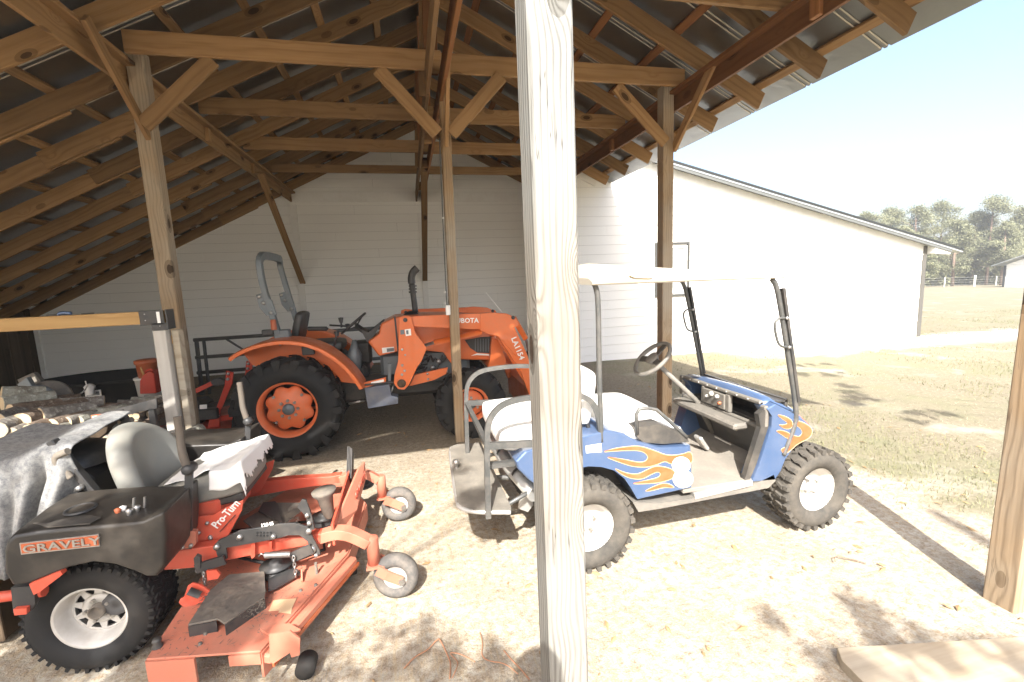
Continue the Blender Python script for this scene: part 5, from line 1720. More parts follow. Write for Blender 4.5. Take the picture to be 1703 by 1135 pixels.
# main frame rails, front cross plate, arms and casters
NR = 2.60
rail = side([(262, 922), (327, 912), (420, 900), (507, 893), (533, 888), (533, 905), (511, 908), (420, 924), (321, 945), (266, 950)], NR)
obj('frame_rail', G().prism(rail, (0, .07, 0)), MR, mw, bevel=.006)
obj('frame_rail', G().prism([p + Vector((0, .82, 0)) for p in rail], (0, .07, 0)), MR, mw, bevel=.006)
tw = side([(276, 872), (304, 863), (354, 857), (381, 842), (405, 832), (402, 850), (377, 896), (356, 906), (279, 920)], NR + .09)
obj('seat_tower_plate', G().prism(tw, (0, .012, 0)), MR, mw, bevel=.003)
obj('seat_tower_plate', G().prism([p + Vector((0, .6, 0)) for p in tw], (0, .012, 0)), MR, mw, bevel=.003)
a = px(361, 880, 1, NR + .085); b = px(386, 853, 1, NR + .085)
text('side_lettering', 'Pro-Turn', a, .062, b - a, (-.6, 0, .8), M['decal_white'], mw, sx=.80)
a = px(366, 884, 1, NR + .085); b = px(391, 857, 1, NR + .085)
obj('lettering_underline', G().bar(a, b, .003, .012, (0, 1, 0)), M['black_metal'], mw)
obj('lever_bracket', G().prism(side([(298, 889), (303, 884), (326, 884), (325, 906), (320, 911), (302, 914)], NR - .03), (0, .03, 0)), DR, mw, bevel=.002)
for a, b in ((304, 910), (318, 907), (345, 870), (331, 886), (350, 893), (351, 895), (281, 888), (293, 893)):
    q = px(a, b, 1, NR + .09 if b < 900 else NR - .03)
    obj('bolt', G().lathe(q, (0, -1, 0), [(0, .011), (.012, .009), (.012, .0005)], 8), M['steel'], mw)
obj('frame_hole', G().lathe(px(292, 908, 1, NR + .088), (0, -1, 0), [(0, .018), (.002, .018), (.002, .001)], 14), M['black_metal'], mw)
lk = side([(356, 907), (364, 899), (399, 883), (434, 878), (465, 872), (490, 871), (511, 877), (518, 890), (531, 915), (533, 923), (519, 924), (511, 901), (498, 891), (480, 891), (466, 895), (453, 898), (376, 912), (378, 930), (364, 934), (358, 915)], NR - .05)
obj('height_linkage_plate', G().prism(lk, (0, .014, 0)), M['black_metal'], mw, bevel=.002)
obj('lift_arm', G().bar(px(326, 946, 1, NR - .07), px(374, 931, 1, NR - .07), .016, .05), M['black_metal'], mw)
obj('lift_arm', G().bar(px(484, 928, 1, NR - .07), px(519, 912, 1, NR - .07), .016, .055), M['black_metal'], mw)
obj('hook_plate', G().prism(side([(322, 929), (326, 924), (333, 927), (333, 946), (324, 946)], NR - .085), (0, .02, 0)), M['black_metal'], mw)
for a, b, rr in ((361, 909, .016), (399, 893, .015), (455, 892, .014), (514, 883, .016), (518, 914, .026), (526, 923, .012), (330, 947, .013), (487, 924, .013)):
    q = px(a, b, 1, NR - .05); obj('bolt', G().lathe(q, (0, -1, 0), [(0, rr), (.016, rr * .9), (.016, .0005)], 10), M['steel'], mw)
r = random.Random(2)
for i in range(9):
    a, b = 428 + (i % 5) * 5.6, 886 + (i // 5) * 5
    obj('plate_hole', G().lathe(px(a, b, 1, NR - .051), (0, -1, 0), [(0, .006), (.001, .006), (.001, .0005)], 8), M['rubber'], mw)
text('height_numbers', '12345', px(434, 877, 1, NR - .055), .026, (1, 0, .05), (0, 0, 1), M['decal_white'], mw)
fl = side([(494, 844), (502, 831), (509, 833), (519, 860), (523, 882), (511, 882), (509, 860)], NR - .02)
obj('pedal_lever', G().prism(fl, (0, .016, 0)), M['black_metal'], mw, bevel=.002)
for a, b in ((511, 857), (514.5, 870)):
    obj('bolt', G().lathe(px(a, b, 1, NR - .02), (0, -1, 0), [(0, .013), (.014, .011), (.014, .0005)], 10), M['steel'], mw)
# spring
g = G(); A = px(440, 924, 1, NR - .09); B = px(483, 922, 1, NR - .09)
pts = []
n = 22 * 8
for i in range(n + 1):
    f = i / n; a = i / 8 * 2 * math.pi
    pts.append(A.lerp(B, f) + Vector((0, math.cos(a) * .014, math.sin(a) * .014)))
g.tube(pts, .0032, 5)
obj('coil_spring', g, M['steel'], mw)
obj('spring_hook', G().tube([px(430, 926, 1, NR - .09), px(434, 921, 1, NR - .09), A], .003, 5), M['steel'], mw)
def chain(a, b, y, n):
    P, Q_ = px(*a, 1, y), px(*b, 1, y)
    for i in range(n):
        c = P.lerp(Q_, (i + .5) / n); L = (Q_ - P).length / n * .75
        d = (Q_ - P).normalized(); s_ = Vector((0, 1, 0)) if i % 2 else d.cross(Vector((0, 1, 0)))
        obj('chain_link', G().tube([c + d * L * math.cos(t) * .8 + s_ * math.sin(t) * L * .42 for t in [2 * math.pi * k / 10 for k in range(10)]], .0038, 5, closed=True), M['steel'], mw)
chain((488, 925), (492, 960), NR - .09, 6)
chain((338, 952), (341, 972), NR - .09, 4)
for pts_ in ([(418, 902), (424, 902), (424, 925), (419, 930), (417, 925)], [(447, 901), (452, 901), (452, 915), (448, 915)]):
    obj('frame_tab', G().prism(side(pts_, NR - .03), (0, .03, 0)), MR, mw)

# deck: pressed steel shell
ZD = .235
dk = [(-1.25, 2.13), (-.76, 2.04), (-.47, 2.72), (-.42, 3.35), (-.62, 3.78), (-1.05, 3.80), (-1.28, 3.4), (-1.26, 2.6)]
dk = [Vector((x, y, ZD)) for x, y in dk]
obj('deck_shell', G().prism(dk, (0, 0, .012)), DR, mw, bevel=.004)
# skirts
def skirt(a, b, h, name='deck_skirt', t=.012, mat=DR):
    obj(name, G().bar(a + Vector((0, 0, -h / 2)), b + Vector((0, 0, -h / 2)), t, h), mat, mw)
skirt(dk[1], dk[2], .12); skirt(dk[2], dk[3], .12); skirt(dk[3], dk[4], .12); skirt(dk[4], dk[5], .12); skirt(dk[5], dk[6], .12); skirt(dk[7], dk[0], .12)
skirt(dk[0], dk[0].lerp(dk[1], .42), .14); skirt(dk[0].lerp(dk[1], .72), dk[1], .05)
obj('front_lip', G().bar(dk[1] + Vector((.02, 0, -.04)), dk[2] + Vector((.03, 0, -.04)), .05, .05, ch=.01), DR, mw)
obj('front_edge_strip', G().bar(dk[1] + Vector((.045, 0, -.07)), dk[2] + Vector((.055, 0, -.07)), .01, .02), M['flame'], mw)
# black discharge deflector plate on the deck
dfp = [px(a, b, 2, .30) for a, b in ((313, 1042), (350, 984), (381, 958), (440, 953), (442, 985), (440, 996), (400, 1022), (374, 1040), (362, 1032))]
obj('deflector_plate', G().prism(dfp, (0, 0, .01)), M['pan'], mw, bevel=.002)
obj('deflector_flange', G().bar(dfp[7] + Vector((0, 0, -.03)), dfp[5] + Vector((0, 0, -.03)), .006, .06), M['black_metal'], mw)
obj('deflector_flange', G().bar(dfp[0] + Vector((0, 0, -.035)), dfp[7] + Vector((-.05, .04, -.035)), .006, .07), M['black_metal'], mw)
# middle pan, footrest and belt cover
obj('foot_pan', G().prism([px(a, b, 2, .40) for a, b in ((405, 868), (452, 838), (500, 838), (508, 846), (470, 875), (430, 888))], (0, 0, .008)), M['pan'], mw)
obj('foot_pan_wedge', G().prism([px(a, b, 2, .43) for a, b in ((430, 852), (438, 838), (458, 836), (463, 842), (470, 872))], (0, 0, .01)), M['black_metal'], mw)
obj('belt_cover', G().prism([px(a, b, 2, .27) for a, b in ((446, 985), (446, 968), (470, 952), (492, 948), (500, 956), (480, 968), (460, 980))], (0, 0, .012)), M['black_metal'], mw)
for c_ in ((-1.12, 2.45), (-.95, 2.95), (-.75, 3.45)):
    obj('pulley', G().lathe((c_[0] + .28, c_[1] + .18, .26), (0, 0, 1), [(0, .001), (0, .09), (.012, .075), (.02, .06), (.03, .075), (.042, .09), (.042, .04), (.06, .035), (.06, .001)], 24), M['black_metal'], mw)
obj('drive_belt', G().tube([(-1.3, 2.9, .30), (-.82, 2.62, .29), (-.60, 2.72, .29), (-.68, 3.1, .29), (-1.3, 3.1, .30)], .010, 6), M['rubber'], mw)
for a, b in ((207, 0),):
    pass
obj('chute_knob', G().lathe(px(263, 1080, 2, ZD), (0, 0, 1), [(0, .022), (.02, .022), (.03, .015), (.045, .02), (.055, .014), (.056, .001)], 14), M['black_plastic'], mw)
# red ears near the wheel
P = side([(297, 1003), (299, 997), (306, 993), (312, 975), (320, 970), (334, 974), (349, 984), (350, 998), (330, 1005), (312, 1010), (304, 1010)], 2.46)
obj('deck_ear', G().prism(P, (0, .012, 0)), MR, mw, bevel=.002)
obj('ear_roller', G().cyl(px(314, 983, 1, 2.44), px(333, 990, 1, 2.44), .018, 10), M['black_metal'], mw)
obj('deck_ear', G().prism(side([(343, 950), (360, 949), (366, 956), (362, 963), (345, 966)], 2.5), (0, .012, 0)), MR, mw)
# deck hangers and labels
P = [px(a, b, 2, ZD) for a, b in ((468, 972), (504, 970), (505, 976), (470, 978))]
obj('deck_bracket', G().prism(side([(472, 956), (502, 950), (504, 972), (468, 974)], 2.62), (0, .010, 0)), DR, mw)
obj('deck_bracket', G().bar(px(503, 972, 2, ZD), px(503, 958, 2, ZD) + Vector((0, 0, .03)), .008, .06), DR, mw)
for a, b in ((477, 959), (477, 964)):
    obj('bracket_hole', G().lathe(px(a, b, 1, 2.617), (0, -1, 0), [(0, .006), (.001, .006), (.001, .0005)], 8), M['rubber'], mw)
lb = [px(a, b, 2, ZD + .014) for a, b in ((447, 1017), (455, 999), (493, 996), (485, 1014))]
obj('deck_label', G().prism(lb, (0, 0, .002)), M['flame_edge'], mw)
lb = [px(a, b, 2, ZD + .014) for a, b in ((463, 1019), (466, 1015), (486, 1014), (484, 1021))]
obj('deck_label', G().prism(lb, (0, 0, .002)), M['flame_edge'], mw)
for a, b in ((333, 1073), (342, 1056), (384, 1048), (474, 1061), (500, 984), (525, 975)):
    q = px(a, b, 2, ZD + .010); obj('deck_bolt', G().lathe(q, (0, 0, 1), [(0, .010), (.012, .008), (.012, .0005)], 8), M['pan'], mw)
obj('deck_stud', G().cyl(px(527, 955, 2, ZD + .01), px(527, 955, 2, ZD + .01) + Vector((0, 0, .07)), .008, 8), M['pan'], mw)
# front corner bracket with its anti-scalp roller
cb = [Vector((-.74, 2.10, .25)), Vector((-.60, 2.06, .25)), Vector((-.56, 2.0, .25)), Vector((-.60, 1.96, .25)), Vector((-.70, 1.97, .25))]
obj('roller_bracket', G().prism([px(a, b, 2, .25) for a, b in ((433, 1049), (440, 1044), (482, 1040), (500, 1050), (484, 1062), (450, 1060))], (0, 0, .01)), DR, mw)
P = side([(447, 1056), (482, 1050), (499, 1063), (498, 1090), (485, 1094), (482, 1086), (455, 1104), (449, 1102)], 2.03)
obj('roller_bracket', G().prism(P, (0, .01, 0)), DR, mw)
obj('roller', G().lathe((-.60, 2.10, .065), (0, 1, 0), [(-.02, .001), (-.02, .045), (.06, .045), (.06, .001)], 20), M['rubber'], mw)
obj('roller', G().lathe((-.50, 2.85, .075), (1, .4, 0), [(-.04, .001), (-.04, .06), (.04, .06), (.04, .001)], 20), M['rubber'], mw)
# front cross plate
XF = -.50
cp = [px(a, b, 0, XF) for a, b in ((592, 796), (596, 806), (597, 834), (590, 858), (577, 879), (560, 882))]
obj('front_cross_plate', G().bar((-.52, 2.60, .44), (-.52, 3.52, .44), .012, .13, (0, 0, 1)), MR, mw)
P = [Vector((-.56, 2.62, .36)), Vector((-.44, 2.95, .40)), Vector((-.42, 3.38, .42)), Vector((-.42, 3.42, .54)), Vector((-.45, 3.30, .54)), Vector((-.53, 2.72, .45))]
obj('front_shield', G().prism(P, (.012, -.004, 0)), DR, mw)
text('shield_lettering', 'GRAVELY', Vector((-.437, 3.0, .44)), .075, (.1, .9, .05), (0, 0, 1), M['mower_red'], mw, depth=.004)
for k in range(4):
    obj('cooling_fin', G().bar((-.50 - .012 * k, 3.32 + .02 * k, .44), (-.50 - .012 * k, 3.50 + .02 * k, .60), .006, .10), M['black_metal'], mw)
obj('spindle_motor', G().lathe((-.63, 3.05, .42), (-.1, 0, 1), [(-.10, .02), (-.07, .035), (.05, .05), (.08, .075), (.10, .078), (.10, .001)], 18), M['pan'], mw)
def caster_arm(y, s):
    c = Vector((-.31, y, .30)); w = sub_empty('caster_wheel', mw)
    obj('caster_arm', G().tube(smooth_path([Vector((-.60, y + .04 * s, .42)), Vector((-.50, y + .03 * s, .44)), Vector((-.42, y, .43)), Vector((-.33, y, .36))], 2), 0, flat=(.07, .06, (0, 0, 1))), DR, mw, bevel=.004)
    obj('caster_barrel', G().lathe(c, (0, 0, 1), [(-.075, .001), (-.075, .035), (.085, .035), (.09, .03), (.09, .001)], 20), DR, mw)
    fd = Vector((.14, 0, 0)); ax = Vector((-.22, -.95 * s, 0)).normalized() if s > 0 else Vector((-.05, -1, 0)).normalized()
    wc = Vector((-.19, y - .015 * s, .135))
    obj('caster_fork', G().prism([c + Vector((-.04, -.05, -.075)), c + Vector((.06, -.05, -.075)), c + Vector((.06, .05, -.075)), c + Vector((-.04, .05, -.075))], (0, 0, -.012)), DR, mw)
    obj('caster_fork', G().tube([c + Vector((.02, -.062, -.085)), Vector((wc.x - .05, wc.y - .062, wc.z + .05)), Vector((wc.x + .03, wc.y - .062, wc.z - .0))], 0, flat=(.012, .06, (0, 0, 1))), DR, mw)
    obj('caster_fork', G().tube([c + Vector((.02, .062, -.085)), Vector((wc.x - .05, wc.y + .062, wc.z + .05)), Vector((wc.x + .03, wc.y + .062, wc.z - .0))], 0, flat=(.012, .06, (0, 0, 1))), DR, mw)
    h = .045; r_ = .135
    obj('tyre', G().lathe(wc, ax, [(-h * .6, .07), (-h, .085), (-h * 1.0, .11), (-h * .7, .128), (0, r_), (h * .7, .128), (h, .11), (h, .085), (h * .6, .07)], 36), M['rubber_grey'], w)
    obj('rim', G().lathe(wc, ax, [(-h * .5, .07), (0, .055), (h * .5, .073), (h * .62, .074), (h * .3, .05), (h * .2, .028), (h * .9, .024), (h * .95, .001)], 30), M['rim_white'], w)
    obj('axle_bolt', G().cyl(wc + Vector((.03, -.078, 0)), wc + Vector((.03, -.064, 0)), .016, 8), M['steel'], w)
caster_arm(2.60, 1)
caster_arm(3.47, -1)

# seat: high bucket back and cushion
def shell(name, outline, x0, thick, mat):
    pass
bk = sub_empty('seat', mw)
SCX, SCY, SCZ = -1.58, 3.0, .84
g = G(); rings = []
N = 28
for k, (dx, sc) in enumerate(((-.07, .75), (-.085, .92), (-.06, 1.0), (-.02, 1.0), (.03, .93), (.045, .82), (.02, .55), (-.005, .01))):
    ring = []
    for i in range(N):
        a = 2 * math.pi * i / N
        ex = 2.6
        cs_, sn = math.cos(a), math.sin(a)
        yy = math.copysign(abs(cs_) ** (2 / ex), cs_) * .285 * sc
        zz = math.copysign(abs(sn) ** (2 / ex), sn) * .265 * sc
        if zz > 0: yy *= 1 - .38 * (zz / .3) ** 2
        lean = -.25 * zz
        ring.append(Vector((SCX + dx + lean + .05 * (yy / .28) ** 2, SCY + yy, SCZ + zz)))
    rings.append(ring)
g.loft(rings, caps=True)
obj('seat_back', g, M['seat_grey'], bk, sub=1)
cushion('seat_cushion', (-1.24, 2.98, .745), (.50, .52, .14), M['seat_grey'], bk, RY_(R(-6)))
obj('seat_pan', G().box((-1.24, 2.98, .65), (.46, .46, .05), RY_(R(-6)), ch=.01), M['black_metal'], bk)
obj('seat_riser', G().box((-1.28, 2.98, .58), (.30, .5, .22), ch=.02), MR, mw)
# roll-bar uprights behind the seat
for y in (2.74, 3.30):
    obj('roll_bar_upright', G().bar((-1.66, y, .70), (-1.86, y, 1.12), .05, .035, ch=.005), M['black_metal'], mw)
    obj('roll_bar_pin', G().lathe((-1.75, y - .03, .86), (0, -1, 0), [(0, .016), (.03, .014), (.03, .0005)], 10), M['steel'], mw)
    obj('armrest', G().tube(smooth_path([Vector((-1.78, y - .04, .92)), Vector((-1.84, y - .05, 1.04)), Vector((-1.76, y - .06, 1.07))]), .018, 10), M['pan'], mw)
M['handle'] = paint('worn_foam_handle', (.085, .07, .055), .8, (.2, .16, .12), .4)
# steering levers
for (y, s, dx) in ((2.58, 1, 0), (3.42, -1, .02)):
    pv = Vector((-1.18 + dx, y, .94)); lo = Vector((-1.24 + dx, y, .50))
    obj('lever_bar', G().bar(lo, pv + Vector((0, 0, .02)), .035, .016, (0, 1, 0)), M['black_metal'], mw)
    obj('lever_pivot', G().lathe(pv + Vector((0, -.03, .0)), (0, -1, 0), [(-.06, .001), (-.06, .028), (0, .028), (.012, .014), (.012, .001)], 16), M['black_metal'], mw)
    obj('lever_handle', G().tube(smooth_path([pv + Vector((.0, -.01, -.03)), pv + Vector((-.01, -.01, .03)), pv + Vector((-.03, .01, .09)), pv + Vector((-.04, .04, .18)), pv + Vector((-.045, .05, .27))], 2), [.022] * 17 if False else .019, 12), M['handle'], mw)

# torn white cloth lying over the seat cushion
def cloth(name, f, nu, nv, mat, label, cat, thick=.003):
    vs = [f(i / (nu - 1), j / (nv - 1)) for i in range(nu) for j in range(nv)]
    fs = []
    for i in range(nu - 1):
        for j in range(nv - 1):
            a = i * nv + j
            q = (a, a + nv, a + nv + 1, a + 1)
            if all(vs[k] is not None for k in q): fs.append(q)
    vs = [v if v is not None else Vector((0, 0, -1)) for v in vs]
    used = sorted({k for q in fs for k in q}); mp = {k: n for n, k in enumerate(used)}
    g = G(); g.add([vs[k] for k in used], [tuple(mp[k] for k in q) for q in fs], True)
    o = obj(name, g, mat, fixn=False, solid=thick)
    return tag(o, label, cat)


cl = NT('white_cotton_cloth'); v = cl.coords(); cl.base(cl.mix(cl.noise(v, 5, 5), (.80, .79, .77), (.66, .64, .60))); cl.set(Roughness=.9); cl.bump(cl.noise(v, 160, 3), .2, .002); M['cloth'] = cl.m
def towel(u, v):
    x = -1.40 + .52 * u; y = 2.66 + .62 * v
    # ragged front edge
    rag = .05 * noise.noise(Vector((v * 9, 3, 1))) + .04 * noise.noise(Vector((v * 31, 3, 1)))
    near_rag = .05 * noise.noise(Vector((u * 8, 9, 1)))
    zc = .825 + .052 * (x + 1.24) / .25 + .012 * noise.noise(Vector((x * 12, y * 12, 2)))
    edge = 0
    if x > -1.0: edge = (x + 1.0); x = -1.0 + edge * .25; zc -= edge * 1.15 * 1.15
    if u > .93 + rag * 1.6: return None
    if y < 2.74 and u > .35: d = 2.74 - y; y = 2.74 - d * .35; zc -= d * 1.3
    if v < .16 + near_rag and u < .45: return None
    zc += .014 * math.sin(u * 17 + v * 5) * (1 - v)
    return Vector((x, y, zc))
cloth('torn_cloth', towel, 60, 60, M['cloth'], 'ragged white cloth spread over the mower seat cushion', 'cloth')

r = random.Random(12); g = G()
for i in range(1500):
    if i % 3 == 0: q = px(r.uniform(330, 440), r.uniform(965, 1030), 2, .312)
    elif i % 3 == 1: q = px(r.uniform(240, 560), r.uniform(930, 1095), 2, ZD + .014)
    else: q = px(r.uniform(410, 500), r.uniform(842, 880), 2, .41)
    if q.y < 2.1 or q.y > 3.6 or q.x < -1.22 or q.x > -.45: continue
    if i % 3 == 1 and (q.x + .76) * .68 > (q.y - 2.04) * .29: continue
    a = r.uniform(0, 6.283); L = r.uniform(.004, .016); d = Vector((math.cos(a), math.sin(a), 0)) * L
    n_ = Vector((-d.y, d.x, 0)).normalized() * r.uniform(.001, .003)
    g.add([q - d - n_, q - d + n_, q + d], [(0, 1, 2)])
o = obj('grass_clippings', g, M['pan'], mw, fixn=False); o['kind'] = 'stuff'

# ------------------------------------------------------------------ grey felt blanket over a crate behind the mower
fe_ = NT('grey_felt')
v = fe_.coords()
n1 = fe_.noise(v, 42, 5, .75); n2 = fe_.noise(v, 3, 4, .6); n3 = fe_.noise(v, 150, 3, .7)
c = fe_.mix(fe_.ramp(n1, [(.38, 0), (.62, 1)]), (.11, .115, .122), (.25, .25, .24))
c = fe_.mix(fe_.math('MULTIPLY', fe_.ramp(n3, [(.45, 0), (.6, 1)]), .4), c, (.27, .265, .25))
c = fe_.mix(fe_.math('MULTIPLY', fe_.ramp(n2, [(.5, 0), (.7, 1)]), .4), c, (.22, .20, .17))
fe_.base(c); fe_.set(Roughness=.95); fe_.bump(n3, .5, .004)
M['felt'] = fe_.m


def blanket(u, v):
    # v runs from the back of the flat top to the hanging front, u left to right
    x = -2.95 + 1.19 * u
    L = v * 1.15
    k = min(1, max(0, (x + 2.12) * 5))                 # the folded right-hand end
    top = 1.02 + .07 * min(1, max(0, (x + 2.5) * 1.4)) + .02 * math.sin(x * 16)
    fold = k * (.045 * math.sin((x + 2.0) * 46) + .02 * math.sin(x * 90))
    if L < .50:
        y = 3.24 - L; z = top + .03 * (1 - L / .5) + .012 * noise.noise(Vector((x * 5, L * 6, 0)))
    elif L < .58:
        f = (L - .50) / .08; y = 2.74 - .05 * f; z = top - .035 * f * f
    else:
        d = L - .58; y = 2.69 - .05 * d - fold * min(1, d * 6) + .02 * noise.noise(Vector((x * 6, d * 5, 2))); z = top - .035 - d
    lim = 1.0 if x < -2.0 else .90 + .045 * math.sin(x * 46 + 1)
    lim -= max(0, x + 1.83) * 3.2
    if v > lim: return None
    xr = x - .35 * max(0, v - .62) * k
    return Vector((xr, y, z))
o = cloth('felt_blanket', blanket, 150, 110, M['felt'], 'grey speckled felt blanket draped over dark crates behind the mower', 'blanket', .006)

cr = thing('crate', 'dark crate hidden under the grey felt blanket', 'crate', (-2.8, 2.98, 0))
for y in (2.78, 3.20):
    for k in range(4):
        obj('slat', G().box((-2.78, y, .13 + k * .24), (1.05, .02, .21), ch=.004), M['rough_wood'], cr)
for x in (-3.29, -2.27):
    for k in range(4):
        obj('slat', G().box((x, 2.99, .13 + k * .24), (.02, .40, .21), ch=.004), M['rough_wood'], cr)
obj('lid', G().box((-2.78, 2.99, .965), (1.06, .46, .02), ch=.004), M['rough_wood'], cr)

# ------------------------------------------------------------------ firewood: every log a thing
def barkmat(name, a, b, c_):
    t = NT(name); v = t.coords(rnd_off=True)
    vo = t.n('ShaderNodeTexVoronoi'); vo.inputs['Scale'].default_value = 26; vo.feature = 'F1'
    t.l(v, vo.inputs['Vector'])
    n1 = t.noise(v, 9, 6, .7); n2 = t.noise(v, 40, 5, .7)
    col = t.mix(t.ramp(n1, [(.35, 0), (.65, 1)]), a, b)
    col = t.mix(t.math('MULTIPLY', t.ramp(n2, [(.55, 0), (.65, 1)]), .7), col, c_)
    t.base(col); t.set(Roughness=.95); t.bump(t.math('ADD', n2, vo.outputs['Distance']), .9, .012)
    return t.m
BKM = [barkmat('log_bark_brown', (.17, .12, .085), (.09, .065, .045), (.30, .25, .19)), barkmat('log_bark_grey', (.22, .20, .17), (.11, .095, .08), (.42, .40, .34)), barkmat('log_bark_lichen', (.30, .30, .25), (.15, .13, .10), (.46, .48, .40))]
ew = NT('log_end_wood'); v = ew.coords(rnd_off=True)
vd = ew.n('ShaderNodeVectorMath', operation='LENGTH'); ew.l(ew.coords(), vd.inputs[0])
rg_ = ew.math('SINE', ew.math('MULTIPLY', vd.outputs['Value'], 420.0))
c = ew.mix(ew.math('MULTIPLY_ADD', rg_, .12), (.58, .46, .30), (.46, .33, .19))
n1 = ew.noise(v, 6, 5, .6)
c = ew.mix(ew.math('MULTIPLY', ew.ramp(n1, [(.4, 0), (.7, 1)]), .5), c, (.42, .34, .24))
ew.base(c); ew.set(Roughness=.85); M['log_end'] = ew.m


def log(p, q, r0_, bark, label, seed, split=False, cat='log'):
    """a cut log from p (near end) to q, its own origin at the near end"""
    r = random.Random(seed); p = Vector(p); q = Vector(q)
    t = thing('log', label, cat, p, 'logs of the firewood pile')
    ax = (q - p).normalized(); L = (q - p).length
    u = Vector((0, 0, 1)) - ax * ax.z; u.normalize(); w = ax.cross(u)
    N = 20; rings = []
    ph = r.uniform(0, 9)
    def rad(a, f): return r0_ * (1 + .07 * math.sin(2 * a + ph) + .05 * math.sin(3 * a + ph * 2) + .07 * noise.noise(Vector((math.cos(a) * 2 + ph, math.sin(a) * 2, f * 5)))) * (.96 + .06 * noise.noise(Vector((f * 4, ph, 0))))
    for i in range(8):
        f = i / 7
        rings.append([p + ax * (L * f) + (u * math.cos(a) * (1 if not split or math.cos(a) > 0 else .25) + w * math.sin(a)) * rad(a, f) for a in [2 * math.pi * k / N for k in range(N)]])
    g = G(); g.loft(rings, caps=False)
    obj('bark', g, bark, t, fixn=True)
    for e, f in ((-1, 0), (1, 1)):
        g = G()
        c0 = p + ax * (L * f)
        ring = [v_ * .94 + c0 * .06 + ax * (.001 * e) for v_ in rings[0 if f == 0 else -1]]
        vs = [c0 + ax * .002 * e] + ring
        g.add(vs, [(0, 1 + k, 1 + (k + 1) % N) for k in range(N)])
        o = obj('end_grain', g, M['log_end'], t)
        g2 = G(); g2.loft([rings[0 if f == 0 else -1], ring], caps=False)
        obj('bark_rim', g2, bark, t)
    return t


def logpx(a, b, y, r_px, dirn, L, bark, label, seed, split=False):
    p = px(a, b, 1, y)
    depth = (CAMM @ (p - EYE)).z
    rr = r_px * depth / F_
    d = Vector((dirn[0], dirn[1], dirn[2] - (.20 if dirn[0] > .3 else .08))).normalized()
    return log(p, p + d * L, rr, BKM[bark], label, seed, split)


DIR = (-.10, .95, .05)
A_ = (.55, .80, .06)
logs = [
    (-6, 702, 3.75, 15, DIR, .45, 1, 'round log cut off by the left edge of the photo, second row down'),
    (35, 701, 3.75, 15.5, (.10, .95, .05), .5, 0, 'round pale sawn log in the front row, directly above the lit blanket edge'),
    (67, 693, 3.85, 13.5, (.5, .8, .1), .55, 1, 'smaller rough-cut log right of the pale round one'),
    (17, 684, 3.95, 12.5, (.45, .85, .08), .5, 0, 'small round log resting on two larger ones at the left'),
    (3, 672, 4.05, 13, (.6, .75, .12), .5, 2, 'lichen-covered log with a torn pale end'),
    (-4, 716, 3.6, 15, DIR, .45, 1, 'lowest log at the left edge, half behind the blanket'),
    (2, 655, 4.35, 13, (.7, .6, .0), .42, 2, 'topmost lichen-grey log at the left edge'),
    (60, 672, 4.3, 12, (.85, .5, .10), .45, 0, 'dark mossy log lying crosswise below the cutter wheel'),
    (92, 676, 4.2, 12, (.9, .42, .10), .50, 1, 'rough grey log pointing right, in front of the black trough'),
    (95, 694, 4.0, 11, (.93, .35, .12), .75, 2, 'long split log above the felt blanket'),
    (132, 684, 4.3, 13, (.9, .4, .02), .45, 0, 'brown bark log lying under the trough label'),
    (196, 671, 4.45, 5.5, (.97, .2, .06), .34, 1, 'thin pale-ended branch log beside the trough'),
    (218, 668, 4.55, 8, (.9, .3, .06), .28, 2, 'short knobbly log in front of the red fuel can'),
    (240, 664, 4.6, 6, (.9, .3, .1), .26, 1, 'small grey branch log touching the white post'),
    (185, 690, 4.2, 6, (.95, .3, .05), .3, 0, 'pale split stick left of the black rack'),
    (192, 715, 4.0, 5, DIR, .4, 1, 'thin round branch end below the rack label'),
    (190, 702, 4.05, 5, DIR, .4, 0, 'orange-brown branch end next to the rack label'),
    (200, 706, 4.0, 6.5, DIR, .4, 0, 'brown branch end in the middle of the small stack'),
    (216, 694, 4.0, 5.5, DIR, .4, 1, 'left one of two pale branch ends inside the rack'),
    (226, 693, 4.0, 5.8, DIR, .4, 0, 'right one of two pale branch ends inside the rack'),
    (234, 682, 4.02, 5.3, DIR, .4, 1, 'highest small branch end inside the rack'),
    (225, 703, 3.98, 5, DIR, .4, 1, 'lowest small branch end inside the rack'),
    (180, 712, 3.95, 7, (.2, .9, .1), .4, 2, 'mossy branch end beside the weathered wedge of wood'),
    (176, 732, 3.85, 7, DIR, .4, 1, 'pale branch end behind the seat back'),
    (168, 738, 3.8, 7.5, DIR, .4, 0, 'small round log low behind the mower seat'),
    (205, 724, 3.9, 7, DIR, .4, 0, 'round log half hidden behind the top of the seat'),
    (212, 712, 3.92, 6, DIR, .4, 1, 'small log end just over the seat back'),
    (238, 708, 3.95, 7, DIR, .4, 0, 'round log behind the right shoulder of the seat'),
    (250, 690, 4.1, 7, DIR, .4, 1, 'log end between the rack bar and the white post'),
    (40, 684, 4.05, 8, DIR, .4, 1, 'small log end wedged above the two round front logs'),
    (88, 706, 3.8, 11, (.3, .9, .05), .45, 0, 'log end just above the blanket, right of the rough-cut one'),
    (112, 702, 3.85, 9, (.25, .95, .05), .4, 1, 'small round log end above the middle of the blanket'),
    (132, 700, 3.9, 8, (.2, .95, .05), .4, 2, 'mossy log end left of the rack label'),
    (50, 716, 3.66, 12, DIR, .4, 0, 'log end peeping over the lit blanket edge'),
    (20, 722, 3.62, 12, DIR, .4, 1, 'lowest visible log end left of the peeping one'),
    (84, 722, 3.68, 11, DIR, .4, 2, 'lowest visible log end in the middle of the pile'),
]
